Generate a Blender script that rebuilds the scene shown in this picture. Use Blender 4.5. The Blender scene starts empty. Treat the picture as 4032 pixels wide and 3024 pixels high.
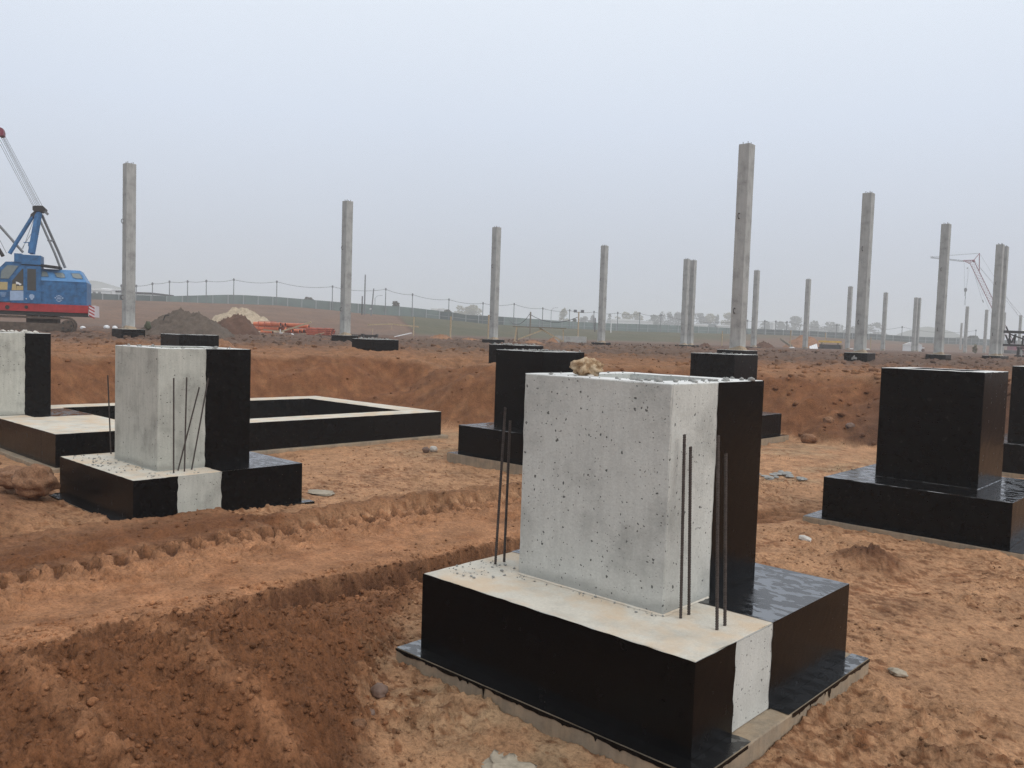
import bpy, bmesh, math, random
import numpy as np
from mathutils import Vector, Matrix

random.seed(7)
RNG = np.random.default_rng(11)
C = bpy.context.scene.collection
SC = bpy.context.scene

# ------------------------------------------------------------------ camera
CAM = np.array([2.18981, -3.86245, 2.22400])
YAW, PITCH, ROLL, FPX = -0.7466117, -0.0566685, 0.0325896, 3286.28
def _basis():
    cy, sy, cp, sp = math.cos(YAW), math.sin(YAW), math.cos(PITCH), math.sin(PITCH)
    f = np.array([sy*cp, cy*cp, sp]); r = np.array([cy, -sy, 0.0]); u = np.cross(r, f)
    cr, sr = math.cos(ROLL), math.sin(ROLL)
    return cr*r + sr*u, -sr*r + cr*u, f
RV, UV, FV = _basis()
FH = np.array([math.sin(YAW), math.cos(YAW)]); RH = np.array([math.cos(YAW), -math.sin(YAW)])
cd = bpy.data.cameras.new('camera'); cam = bpy.data.objects.new('camera', cd); C.objects.link(cam)
cd.sensor_width = 36.0; cd.lens = FPX/4032*36.0; cd.clip_start = 0.05; cd.clip_end = 6000
m = Matrix.Identity(4)
for i in range(3):
    m[i][0], m[i][1], m[i][2], m[i][3] = RV[i], UV[i], -FV[i], CAM[i]
cam.matrix_world = m
SC.camera = cam

# ------------------------------------------------------------------ world, sun, exposure
SUN_EL, SUN_AZ = math.radians(40), math.radians(88)      # azimuth clockwise from +y
w = bpy.data.worlds.new('World'); SC.world = w; w.use_nodes = True
nt = w.node_tree; nt.nodes.clear()
out = nt.nodes.new('ShaderNodeOutputWorld')
sky = nt.nodes.new('ShaderNodeTexSky'); sky.sky_type = 'NISHITA'; sky.sun_disc = False
sky.sun_elevation = SUN_EL; sky.sun_rotation = SUN_AZ; sky.air_density = 1.0; sky.dust_density = 4.0
bg1 = nt.nodes.new('ShaderNodeBackground'); bg1.inputs['Strength'].default_value = 0.06
nt.links.new(sky.outputs[0], bg1.inputs['Color'])
tc = nt.nodes.new('ShaderNodeTexCoord'); sep = nt.nodes.new('ShaderNodeSeparateXYZ')
nt.links.new(tc.outputs['Generated'], sep.inputs[0])
ramp = nt.nodes.new('ShaderNodeValToRGB'); cr_ = ramp.color_ramp
cr_.elements[0].position = 0.0; cr_.elements[0].color = (0.575, 0.618, 0.692, 1)
cr_.elements[1].position = 1.0; cr_.elements[1].color = (1.22, 1.24, 1.27, 1)
for p, c_ in ((0.10, (0.625, 0.68, 0.775)), (0.24, (0.745, 0.825, 0.955)), (0.36, (0.84, 0.915, 1.02)), (0.5, (0.92, 0.98, 1.06)), (0.7, (1.06, 1.10, 1.14))):
    e = cr_.elements.new(p); e.color = (*c_, 1)
nt.links.new(sep.outputs['Z'], ramp.inputs[0])
# soft unevenness of the cloud sheet
cn = nt.nodes.new('ShaderNodeTexNoise'); cn.inputs['Scale'].default_value = 1.6; cn.inputs['Detail'].default_value = 2.0
nt.links.new(tc.outputs['Generated'], cn.inputs['Vector'])
cm = nt.nodes.new('ShaderNodeMapRange'); cm.inputs['To Min'].default_value = 0.95; cm.inputs['To Max'].default_value = 1.05
nt.links.new(cn.outputs[0], cm.inputs['Value'])
mulc = nt.nodes.new('ShaderNodeMix'); mulc.data_type = 'RGBA'; mulc.blend_type = 'MULTIPLY'; mulc.inputs[0].default_value = 1.0
nt.links.new(ramp.outputs[0], mulc.inputs[6]); nt.links.new(cm.outputs[0], mulc.inputs[7])
bg2 = nt.nodes.new('ShaderNodeBackground'); bg2.inputs['Strength'].default_value = 1.0
nt.links.new(mulc.outputs[2], bg2.inputs['Color'])
mx = nt.nodes.new('ShaderNodeMixShader'); mx.inputs[0].default_value = 0.93
nt.links.new(bg1.outputs[0], mx.inputs[1]); nt.links.new(bg2.outputs[0], mx.inputs[2])
nt.links.new(mx.outputs[0], out.inputs['Surface'])
sl = bpy.data.lights.new('sun', 'SUN'); sl.energy = 1.15; sl.angle = math.radians(45); sl.color = (1.0, 0.965, 0.92)
so = bpy.data.objects.new('sun', sl); C.objects.link(so)
sd = Vector((math.sin(SUN_AZ)*math.cos(SUN_EL), math.cos(SUN_AZ)*math.cos(SUN_EL), math.sin(SUN_EL)))
so.rotation_euler = sd.to_track_quat('Z', 'Y').to_euler(); so.location = (0, 0, 30)
SC.view_settings.view_transform = 'Standard'; SC.view_settings.look = 'None'
SC.view_settings.exposure = 0.0; SC.view_settings.gamma = 1.0; SC.view_settings.use_curve_mapping = False
SC.cycles.max_bounces = 6; SC.cycles.diffuse_bounces = 3; SC.cycles.volume_bounces = 2
SC.cycles.use_denoising = True; SC.cycles.denoiser = 'OPENIMAGEDENOISE'; SC.cycles.denoising_input_passes = 'RGB_ALBEDO_NORMAL'; SC.cycles.denoising_prefilter = 'NONE'

# ------------------------------------------------------------------ small helpers
def horizon(px): return 1259.7 + 0.0326*px
def ray(px, py):
    return FV + RV*(px-2016)/FPX - UV*(py-1512)/FPX
def at(px, py, t):
    """surveyed point: direction measured in the photograph, t metres ahead of the lens"""
    d = ray(px, py); return CAM + d*t
def smooth(a, b, x):
    t = np.clip((x-a)/(b-a), 0, 1); return t*t*(3-2*t)

# ---- numpy noise
_P = np.random.default_rng(5).permutation(4096)
def _hash(ix, iy, s): return _P[(_P[(ix + s*131) & 4095] + iy) & 4095]
_G = np.array([(math.cos(a), math.sin(a)) for a in np.linspace(0, 2*math.pi, 64, endpoint=False)])
def perlin(x, y, s=0):
    x = np.asarray(x, float); y = np.asarray(y, float)
    ix = np.floor(x).astype(np.int64); iy = np.floor(y).astype(np.int64)
    fx, fy = x-ix, y-iy
    u = fx*fx*fx*(fx*(fx*6-15)+10); v = fy*fy*fy*(fy*(fy*6-15)+10)
    def g(dx, dy):
        k = _hash(ix+dx, iy+dy, s) & 63
        return _G[k, 0]*(fx-dx) + _G[k, 1]*(fy-dy)
    a = g(0, 0); b = g(1, 0); c = g(0, 1); d = g(1, 1)
    return (a+(b-a)*u)*(1-v) + (c+(d-c)*u)*v
def fbm(x, y, s=0, o=4, gain=0.5):
    t = 0; a = 1; n = 0
    for i in range(o):
        t = t + a*perlin(x*2**i+17.3*i, y*2**i-9.1*i, s+i); n += a; a *= gain
    return t/n*1.6
def worley(x, y, s=0):
    x = np.asarray(x, float); y = np.asarray(y, float)
    ix = np.floor(x).astype(np.int64); iy = np.floor(y).astype(np.int64)
    best = np.full(x.shape, 9.0); cell = np.zeros(x.shape)
    for dx in (-1, 0, 1):
        for dy in (-1, 0, 1):
            h = _hash(ix+dx, iy+dy, s); h2 = _hash(ix+dx, iy+dy, s+7)
            d = (ix+dx+h/4096.0-x)**2 + (iy+dy+h2/4096.0-y)**2
            k = d < best; best = np.where(k, d, best); cell = np.where(k, h/4096.0, cell)
    return np.sqrt(best), cell

def seg_dist(x, y, pts, closed=False):
    best = np.full(np.shape(x), 1e9)
    n = len(pts)
    for i in range(n if closed else n-1):
        ax, ay = pts[i]; bx, by = pts[(i+1) % n]
        dx, dy = bx-ax, by-ay; L = dx*dx+dy*dy
        t = np.clip(((x-ax)*dx+(y-ay)*dy)/L, 0, 1)
        best = np.minimum(best, (x-ax-t*dx)**2+(y-ay-t*dy)**2)
    return np.sqrt(best)
def inside(x, y, pts):
    c = np.zeros(np.shape(x), bool); n = len(pts)
    for i in range(n):
        ax, ay = pts[i]; bx, by = pts[(i+1) % n]
        k = ((ay > y) != (by > y)) & (x < (bx-ax)*(y-ay)/((by-ay) if by != ay else 1e-9)+ax)
        c ^= k
    return c

# ------------------------------------------------------------------ the terrain function
PIT = [(-17.7, -30), (-17.6, 8.2), (-16.6, 10.3), (-13.5, 10.55), (-11.9, 10.6), (-10.6, 11.2), (-10.0, 13.3), (-9.7, 16.5),
       (-7.0, 16.6), (-5.9, 16.0), (-4.7, 16.1), (-3.2, 17.6), (0.6, 18.4), (9, 19), (30, 16), (34, -30)]
MOUND = [(-3.9, 3.6), (-3.72, 2.2), (-3.5, 1.25), (-3.05, .62), (-2.5, .02), (-1.95, -.58), (-1.5, -.87), (-1.2, -1.08), (-.75, -1.75), (0.1, -2.5),
         (1.5, -3.2), (3.5, -3.7), (7, -4.2), (9, -12), (-3.9, -12)]
FENCE_BASE = np.array([(0, 1176), (345, 1180), (480, 1183), (660, 1188), (811, 1194), (920, 1197), (1088, 1203), (1305, 1222), (1400, 1233), (1505, 1241),
    (1622, 1247), (1700, 1254), (1800, 1264), (1900, 1275), (2020, 1282), (2130, 1291), (2250, 1294), (2390, 1301), (2517, 1306), (2680, 1310), (2875, 1314),
    (3035, 1318), (3200, 1325), (3300, 1333), (3450, 1338), (3600, 1349), (3780, 1356), (4032, 1366)], float)
FENCE_TOP = np.array([(0, 1150), (345, 1153), (480, 1160), (660, 1166), (920, 1160), (1088, 1169), (1305, 1187), (1400, 1195), (1505, 1203), (1600, 1209), (1697, 1220),
    (1697.5, 1222), (1797, 1231), (1798, 1238), (1930, 1244), (2020, 1250), (2105, 1256), (2210, 1264), (2365, 1272), (2517, 1276), (2680, 1282), (2875, 1291), (3035, 1297), (3200, 1304),
    (3320, 1309), (3450, 1315), (3600, 1325), (3780, 1331), (4032, 1342)], float)
FD_X = np.array([0, 1000, 2000, 3000, 4032.0]); FD_T = np.array([165, 180, 195, 225, 262.0])
def fence_t(px): return np.interp(px, FD_X, FD_T)
def polar(x, y):
    dx, dy = x-CAM[0], y-CAM[1]
    t = dx*FH[0]+dy*FH[1]; s = dx*RH[0]+dy*RH[1]
    px = 2016 + FPX*s/np.maximum(t, 1e-3)
    return t, np.where(t > 1, np.clip(px, -1500, 5500), 2016)
LUG = 0.27
def lugs(x, y, xc, half, ph):
    u = np.abs(x-xc)/half
    p = (y + ph + 0.35*np.abs(x-xc) + 0.05*perlin(y*2.1, x*2, 31))/LUG
    q = np.abs((p % 1.0)-0.5)*2
    return smooth(0.38, 0.58, q)*(1-smooth(0.80, 1.0, u))

def terrain(x, y, detail=True):
    """height, and a colour for every point of the site"""
    x = np.asarray(x, float); y = np.asarray(y, float)
    t, px = polar(x, y); dist = np.hypot(x-CAM[0], y-CAM[1])
    # plain and embankment
    plain = np.interp(dist, [15, 29, 45, 60, 85, 130, 200], [1.38, 1.46, 1.56, 1.70, 1.86, 1.96, 2.0])
    ft = fence_t(px); by = np.interp(px, FENCE_BASE[:, 0], FENCE_BASE[:, 1])
    zf = CAM[2] + (horizon(np.clip(px, 0, 4032))-by)*ft/FPX
    toe = ft*np.interp(px, [0, 1400, 2400, 4032], [0.60, 0.70, 0.74, 0.80])
    u = np.clip((t-toe)/(ft-2-toe), 0, 1)
    emb = np.where(t > 1, (zf-plain)*(u*0.75+0.25*u*u*(3-2*u)), 0)
    far = plain+emb
    # pit and its bank
    wob = 0.95*perlin(x*.45, y*.45, 3)+0.25*perlin(x*1.2, y*1.2, 4)
    ins = inside(x, y, PIT); dp = seg_dist(x, y, PIT, True)
    d = np.where(ins, -dp, dp) + wob*smooth(0.2, 1.5, dp)
    floor = -0.125-0.085*smooth(5.5, 8.0, -x)
    wdt = 2.9+0.7*perlin(x*.22, y*.22, 9)
    k = np.clip(d/wdt, 0, 1)
    bank = np.where(k < .82, k*1.08, 1-(1-k)*0.63)
    bank = np.clip(bank, 0, 1)
    z = floor+(far-floor)*bank
    inpit = 1-smooth(0, .4, d); onbank = smooth(0.0, .3, d)*(1-smooth(0.85, 1.15, d/wdt)); onplain = smooth(.9, 1.15, d/wdt)
    # dip beside the stub on the brink
    z = z-0.5*np.exp(-(((x+16.2)/.9)**2+((y-14.2)/1.0)**2))
    for (hx, hy, hh, hr) in ((-22.1, 14.0, .16, .5), (-21.2, 14.2, .10, .5), (-20.9, 15.2, .10, .6), (-20.6, 8.4, .26, .6)):
        z = z+hh*np.exp(-(((x-hx)**2+(y-hy)**2)/hr**2))
    # ---- foreground mound
    im = inside(x, y, MOUND); dm = seg_dist(x, y, MOUND, True)
    s = np.where(im, dm, -dm) + 0.06*perlin(x*2.3, y*2.3, 21)
    fade = np.interp(y, [-3, -1.2, -.4, .6, 1.6, 3.0], [1, 1, .8, .5, .25, .1])
    rr = np.clip((x+3.55)/1.1, 0, 1)
    mh = 0.58*(1-np.exp(-(np.clip(s, 0, None)/.50)**1.3))*fade*(0.35+0.65*rr*rr*(3-2*rr))
    z = z+mh
    onm = smooth(0.0, .12, s)
    # cross ruts on the mound (along +x)
    for yc, hh, wd in ((-2.40, .035, .10), (-1.62, .045, .10), (-3.05, .03, .12)):
        yy = yc+0.06*perlin(x*1.1, 3.0, 8)+.03*x
        z = z+onm*hh*np.exp(-((y-yy)/wd)**2)*smooth(-3.3, -2.7, x)
    zz = -0.06*np.exp(-((y+2.0+.03*x)/.22)**2)*smooth(-3.2, -2.6, x)*onm
    z = z+zz
    # ---- the haul track between the foundations
    xr = -4.08+0.05*perlin(y*.9, 1.0, 12)+np.interp(y, [-4, -2, 0, 3, 6, 9], [.55, .42, .02, 0.02, .5, 1.4])
    xl = xr-2.05
    along = smooth(-9, -6, y)*(1-smooth(6.0, 8.5, y))
    onroad = smooth(-.08, .02, xr-x)*smooth(-.1, .1, x-xl)*along
    roadz = np.interp(y, [-6, -2, 1, 5, 8], [.10, .07, .0, -.06, -.125])+.02*perlin(x*1.5, y*.5, 14)
    z = z*(1-onroad)+roadz*onroad
    rut = smooth(-.01, .05, x-xr+.05*perlin(x*0+1, y*3.1, 19)+.03*perlin(x*0+4, y*8.3, 20))*(1-smooth(.45, .75, x-xr))*along
    rutz = roadz-.20
    rz = rutz-0.11*lugs(x, y, xr+.30, .30, 0.0)+.06*smooth(.2, .6, x-xr)+.02*perlin(x*5, y*5, 15)
    z = z*(1-rut)+(rz)*rut
    # ragged edge of the wall
    z = z-0.05*smooth(.0, .12, x-xr+.18)*(1-smooth(0, .1, x-xr))*along*(0.5+perlin(x*3, y*6, 16))
    # far wheel line with lug prints and the ridge pushed up against the left foundation
    b2 = smooth(-.12, .05, xl+.62-x)*smooth(-.5, -.3, x-xl)*along
    z = z-0.12*b2*lugs(x, y, xl+.22, .26, .1)-0.10*b2*lugs(x, y, xl-.16, .20, .0)-0.03*b2
    rx = xl-.50
    ridge = np.where(x > rx, np.exp(-((x-rx)/.16)**2), np.exp(-((x-rx)/.5)**2))*along
    z = z+ridge*(0.14+0.08*perlin(x*3, y*3, 17)+.06*perlin(x*7, y*8, 22))
    infr = smooth(-.2, .2, x+7.75)*smooth(-.3, 0.1, -(x-xl))*(1-smooth(1.3, 1.9, y))*smooth(-6, -2, y)
    z = np.maximum(z, infr*(-.04+.04*perlin(x*3, y*2.5, 18))+(1-infr)*-9)
    # heap of clods left of that foundation
    z = z+0.42*np.exp(-(((x+9.7)/1.0)**2+((y+1.2)/.75)**2))+0.2*np.exp(-(((x+8.6)/.6)**2+((y+.9)/.5)**2))
    z = z+0.30*np.exp(-(((x+12.0)/1.6)**2+((y+1.4)/.8)**2))
    # clump of mud on the sand at the right
    mud = np.exp(-(((x+1.0)/.32)**2+((y-5.38)/.34)**2)); mud2 = np.exp(-(((x+.35)/.45)**2+((y-4.1)/.3)**2))+np.exp(-(((x-.95)/.45)**2+((y-3.3)/.4)**2))
    z = z+.20*mud+.03*mud2
    ramp_r = smooth(.35, 1.6, x)*(1-smooth(5, 6, y))*smooth(-1.5, 0, y)
    z = z+.05*ramp_r*perlin(x*1.3, y*1.3, 25)
    for (qx0, qx1, qy0, qy1) in ((-2.302, .128, -.128, 2.238), (-10.41, -7.746, .242, 2.848), (-2.441, .146, 6.974, 9.534), (-9.495, -7.045, 6.986, 9.436), (-9.3, -6.85, 13.76, 16.21), (-2.35, .1, 14.1, 16.55)):
        qd = np.hypot(np.maximum(np.maximum(qx0-x, x-qx1), 0), np.maximum(np.maximum(qy0-y, y-qy1), 0))
        m_ = np.exp(-(qd/.16)**2)*(qd > 0)
        z = z+m_*(.018+.085*fbm(x*2.2, y*2.2, 230, 4, .6))
    col = None
    if detail:
        near = 1-smooth(14, 30, dist)
        sand = inpit*(1-onm)*(1-np.clip(onroad+rut+ridge, 0, 1))
        w1, c1 = worley(x*2.6+.4*perlin(x*2, y*2, 40), y*2.6+.4*perlin(x*2, y*2, 41), 1)
        w2, c2 = worley(x*7.5, y*7.5, 2)
        w3, c3 = worley(x*19, y*19, 6)
        lump1 = np.clip(.55-w1, 0, 1)*(c1 > .45); lump2 = np.clip(.5-w2, 0, 1)*(c2 > .5); lump3 = np.clip(.5-w3, 0, 1)*(c3 > .45)
        f1 = fbm(x*.9, y*.9, 50, 4); f2 = fbm(x*5, y*5, 54, 4, .55); f3 = fbm(x*22, y*22, 58, 3, .6)
        # ripples pressed by tyres: anisotropic
        an = fbm(x*3+.5*f1, y*14, 60, 3); an2 = fbm((x+y)*2.2, (y-x)*9+f1, 64, 3)
        patch = smooth(-.1, .45, f1)
        rough = np.clip(onm*.9*(1-.6*rut)+.35*rut+.35*ridge+.4*onbank+.9*mud+.15*b2, 0, 1)
        rip = 1-np.abs(fbm(x*1.1-y*2.0+.6*f1, x*7.5+y*4.0+1.2*f1, 150, 3))*2.2
        z = z+onm*near*(1-rut)*.045*rip*smooth(-.25, .25, perlin(x*.9+3, y*.9, 151))
        z = z+near*rough*(.06*lump1+.055*lump2+.060*lump3+.085*f2+.050*f3)
        z = z+sand*near*(.045*f1+.050*an2*patch+.040*f2*patch+.060*lump2*patch+.055*lump3*patch+.012*f2+.014*f3)
        crust = onroad*smooth(-.15, .1, (xr-1.0)-x+.25*f1); z = z+onroad*near*(.020*fbm(x*7, y*.8, 70, 3)+.012*f2+.008*f3)+crust*near*(.06*lump2+.07*lump3+.06*f2+.025*f3+.015)
        cr = np.abs(perlin(x*1.6+.3*f2, y*.9, 76))              # torn crack lines in the trodden crust
        z = z-onroad*near*.03*(1-smooth(0, .03, cr))*smooth(-.1, .2, f1+.3*smooth(.6, 1.5, xr-x))
        rgt = .6+.4*smooth(-8, -3, x); z = z+onbank*(.20*rgt*fbm(x*1.1, y*1.1, 80, 5)+.26*fbm(x*.55, y*.55, 86, 3)+.22*rgt*rgt*lump1+.12*rgt*lump2+.05*rgt*f2+.02*f3)*(1-smooth(60, 90, dist))
        pl = onplain*(1-smooth(70, 130, dist))
        hz = smooth(24, 40, dist)
        z = z+pl*(.05*f1+.20*(.25+.75*hz)*fbm(x*1.3, y*1.3, 84, 4)+.22*hz*lump1+.08*lump2+.04*f2)
        ln = fbm(x*.55, y*.55, 90, 3)
        z = z+pl*(1-hz)*.10*fbm((x*.7+y*.7)*.35, (x*.7-y*.7)*1.6, 92, 4)
        # ---------------- colour: soil tones, darker lug prints, and shade painted on the rut wall
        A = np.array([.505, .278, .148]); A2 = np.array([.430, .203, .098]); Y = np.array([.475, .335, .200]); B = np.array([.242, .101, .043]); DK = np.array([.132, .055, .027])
        K = np.array([.205, .083, .034]); D = np.array([.135, .082, .058]); O = np.array([.350, .165, .074]); E = np.array([.150, .086, .053]); G = np.array([.082, .080, .040]); GB = np.array([.12, .085, .055])
        def lay(c, m_, q): return c*(1-m_[..., None])+q*m_[..., None]
        n1 = fbm(x*.6, y*.6, 100, 4); n2 = fbm(x*2.6, y*2.6, 104, 4); n3 = fbm(x*9, y*9, 108, 3)
        col = np.broadcast_to(A, x.shape+(3,)).copy()
        yel = smooth(-.1, .5, n1+.25*n2)*smooth(7.0, 11.0, y-.25*x)
        col = lay(col, yel*.8, Y)
        yel2 = np.exp(-seg_dist(x, y, [(-2.4, -.15), (-.3, -.35), (1.0, .2)])/.45)*smooth(-.4, .3, n2)
        col = lay(col, yel2*.75, Y)
        col = lay(col, np.clip(.75*smooth(.08, .42, n2+.4*n1)*smooth(-.2, .25, n3), 0, 1)*inpit, B*1.05)
        col = lay(col, .5*smooth(-.15, .45, n1)*smooth(.3, 1.5, x)*inpit, A2)
        col = lay(col, np.clip(.85*smooth(.10, .28, fbm(x*7+.4*n2, y*11, 130, 4, .6)+.35*n1-.02), 0, 1)*inpit*(1-smooth(12, 22, dist)), B*.85)
        col = lay(col, np.clip(.6*smooth(.0, .25, lump2+lump3-.25+.3*n1), 0, 1)*inpit*near, B)
        col = lay(col, np.clip(mud+.6*mud2*smooth(-.2, .2, n3), 0, 1), DK*1.05)
        col = lay(col, onroad*.85, A2*1.08); col = lay(col, onroad*.55*smooth(.0, .4, n2), B*1.25)
        onc = smooth(-.10, .26, s+.16*n2+.10*n3); m_ = np.clip(np.where(onm > .5, np.maximum(onc, .35), onc)*(1-onroad)+rut, 0, 1)
        top = smooth(-.15, .35, n2+.5*n3)
        col = lay(col, m_, B); col = lay(col, np.clip(rut+smooth(.5, .2, x+3.0)*onm*smooth(-.2, .2, n2)*.6, 0, 1)*.75, A2*.95); col = lay(col, .75*smooth(-.06, .0, x-xr)*(1-smooth(.03, .14, x-xr))*along*smooth(-.4, .1, n3+.2), DK); col = lay(col, m_*.6*top, K*1.12); col = lay(col, m_*.35*smooth(.1, .4, -n1+.3*n3)*(1-rut), DK)  # dark strip on the rut wall: damp soil with its shade painted in
        for yc in (-2.40, -1.62, -3.05):
            col = lay(col, onm*.70*smooth(.3, .9, np.exp(-((y-yc-.03*x-.06*n2)/.11)**2))*smooth(-.3, .1, n3+.15)*smooth(-3.2, -2.7, x), A2)
        col = lay(col, rut*.9*lugs(x, y, xr+.30, .30, 0.0), DK); col = lay(col, b2*.85*lugs(x, y, xl+.22, .26, .1), DK); col = lay(col, b2*.7*lugs(x, y, xl-.16, .20, .0), DK)  # darker soil colour inside the lug prints
        col = lay(col, np.clip(ridge*.7+.6*infr, 0, 1), K*.95)
        lf = np.exp(-(((x+10.)/2.2)**2+((y+1.2)/1.0)**2)); col = lay(col, np.clip(lf*1.2, 0, 1), K)
        col = lay(col, onbank, K); col = lay(col, onbank*.5*smooth(0, .4, n2), O*.9)
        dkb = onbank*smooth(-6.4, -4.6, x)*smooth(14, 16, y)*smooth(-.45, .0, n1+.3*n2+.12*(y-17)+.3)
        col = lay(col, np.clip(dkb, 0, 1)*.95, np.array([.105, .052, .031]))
        col = lay(col, onplain, D); 
        ora = onplain*(1-smooth(26, 42, dist+4*n1))*smooth(-.5, .05, -(x+6)/14+.3*n1)
        col = lay(col, np.clip(ora, 0, 1)*.85, O); col = lay(col, np.clip(ora, 0, 1)*.6*smooth(-.05, .35, n2), K*.85)
        streak = onplain*smooth(.12, .4, fbm((x*.7+y*.7)*.12, (x*.7-y*.7)*.5, 112, 3))*(1-smooth(70, 120, dist))
        col = lay(col, streak*.5, O*.85)
        gr = onplain*smooth(.1, .5, fbm(x*1.1, y*1.1, 116, 3))*hz
        col = lay(col, gr*.5, np.array([.17, .13, .10]))
        e = smooth(-.02, .12, u)*(t > 1)
        col = lay(col, e, E); col = lay(col, e*.65*smooth(-.2, .4, fbm(x*.16, y*.16, 120, 5, .65)), np.array([.215, .125, .075]))
        bx = 1548+ (1-u)*84
        green = e*smooth(-6, 6, px-bx)*(1-smooth(2850, 3250, px+250*fbm(x*.05, y*.05, 124, 3)+400*(1-u)))
        col = lay(col, green, G); col = lay(col, green*.6*smooth(-.3, .4, fbm(x*.1, y*.1, 126, 4)), np.array([.115, .098, .052]))
        grr = e*smooth(3100, 3300, px)*smooth(.55, .8, u); col = lay(col, grr*.7, GB)
        edge = e*np.exp(-((px-bx)/9)**2); col = lay(col, edge*.8, DK*.7)
        bey = (u >= 1)*(t > 1); col = lay(col, bey*.8, np.array([.10, .10, .055]))
        v = 1+.16*n3+.12*f3*near
        col = np.clip(col*v[..., None], .01, .9)
    if detail: z = z+(t > 1)*smooth(.05, .3, u)*(1-smooth(.8, 1, u))*.45*fbm(x*.16, y*.16, 140, 4)
    return z, col
def Hz(x, y): return float(terrain(np.array([x]), np.array([y]), False)[0][0])
def ground(px, t, lift=0.0):
    py = horizon(px)
    for _ in range(4):
        P = at(px, py, t); z = Hz(P[0], P[1]); py += (P[2]-z)*FPX/t
    return Vector((P[0], P[1], z+lift))

# ------------------------------------------------------------------ materials
def new_mat(name):
    mt = bpy.data.materials.new(name); mt.use_nodes = True
    n = mt.node_tree; b = n.nodes['Principled BSDF']
    return mt, n, b
def N(n, typ, **kw):
    nd = n.nodes.new(typ)
    for k, v in kw.items():
        if k in nd.inputs: nd.inputs[k].default_value = v
        else: setattr(nd, k, v)
    return nd
def rampn(n, src, stops):
    r = n.nodes.new('ShaderNodeValToRGB'); e = r.color_ramp
    e.elements[0].position, e.elements[0].color = stops[0][0], (*stops[0][1], 1)
    e.elements[1].position, e.elements[1].color = stops[-1][0], (*stops[-1][1], 1)
    for p, c in stops[1:-1]:
        q = e.elements.new(p); q.color = (*c, 1)
    n.links.new(src, r.inputs[0]); return r
def g3(v): return (v, v, v)
def mixc(n, a, b, f, mode='MIX'):
    x = n.nodes.new('ShaderNodeMix'); x.data_type = 'RGBA'; x.blend_type = mode
    for s, i in ((a, 6), (b, 7), (f, 0)):
        if isinstance(s, (int, float)): x.inputs[i].default_value = s
        elif isinstance(s, tuple): x.inputs[i].default_value = (*s, 1)
        else: n.links.new(s, x.inputs[i])
    return x.outputs[2]
def bump(n, b, src, strength, dist, prev=None):
    x = N(n, 'ShaderNodeBump', Strength=strength, Distance=dist); n.links.new(src, x.inputs['Height'])
    if prev is not None: n.links.new(prev, x.inputs['Normal'])
    n.links.new(x.outputs[0], b.inputs['Normal']); return x.outputs[0]
def plain_mat(name, col, rough=.7, metal=0.0, var=.25, scale=6.0, spec=.4):
    mt, n, b = new_mat(name)
    tcn = N(n, 'ShaderNodeTexCoord'); nz = N(n, 'ShaderNodeTexNoise', Scale=scale, Detail=6.0, Roughness=.65)
    n.links.new(tcn.outputs['Object'], nz.inputs['Vector'])
    r = rampn(n, nz.outputs[0], [(.3, tuple(c*(1-var) for c in col)), (.7, tuple(min(1, c*(1+var)) for c in col))])
    n.links.new(r.outputs[0], b.inputs['Base Color'])
    b.inputs['Roughness'].default_value = rough; b.inputs['Metallic'].default_value = metal; b.inputs['Specular IOR Level'].default_value = spec
    bump(n, b, nz.outputs[0], .15, .01)
    return mt
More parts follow.
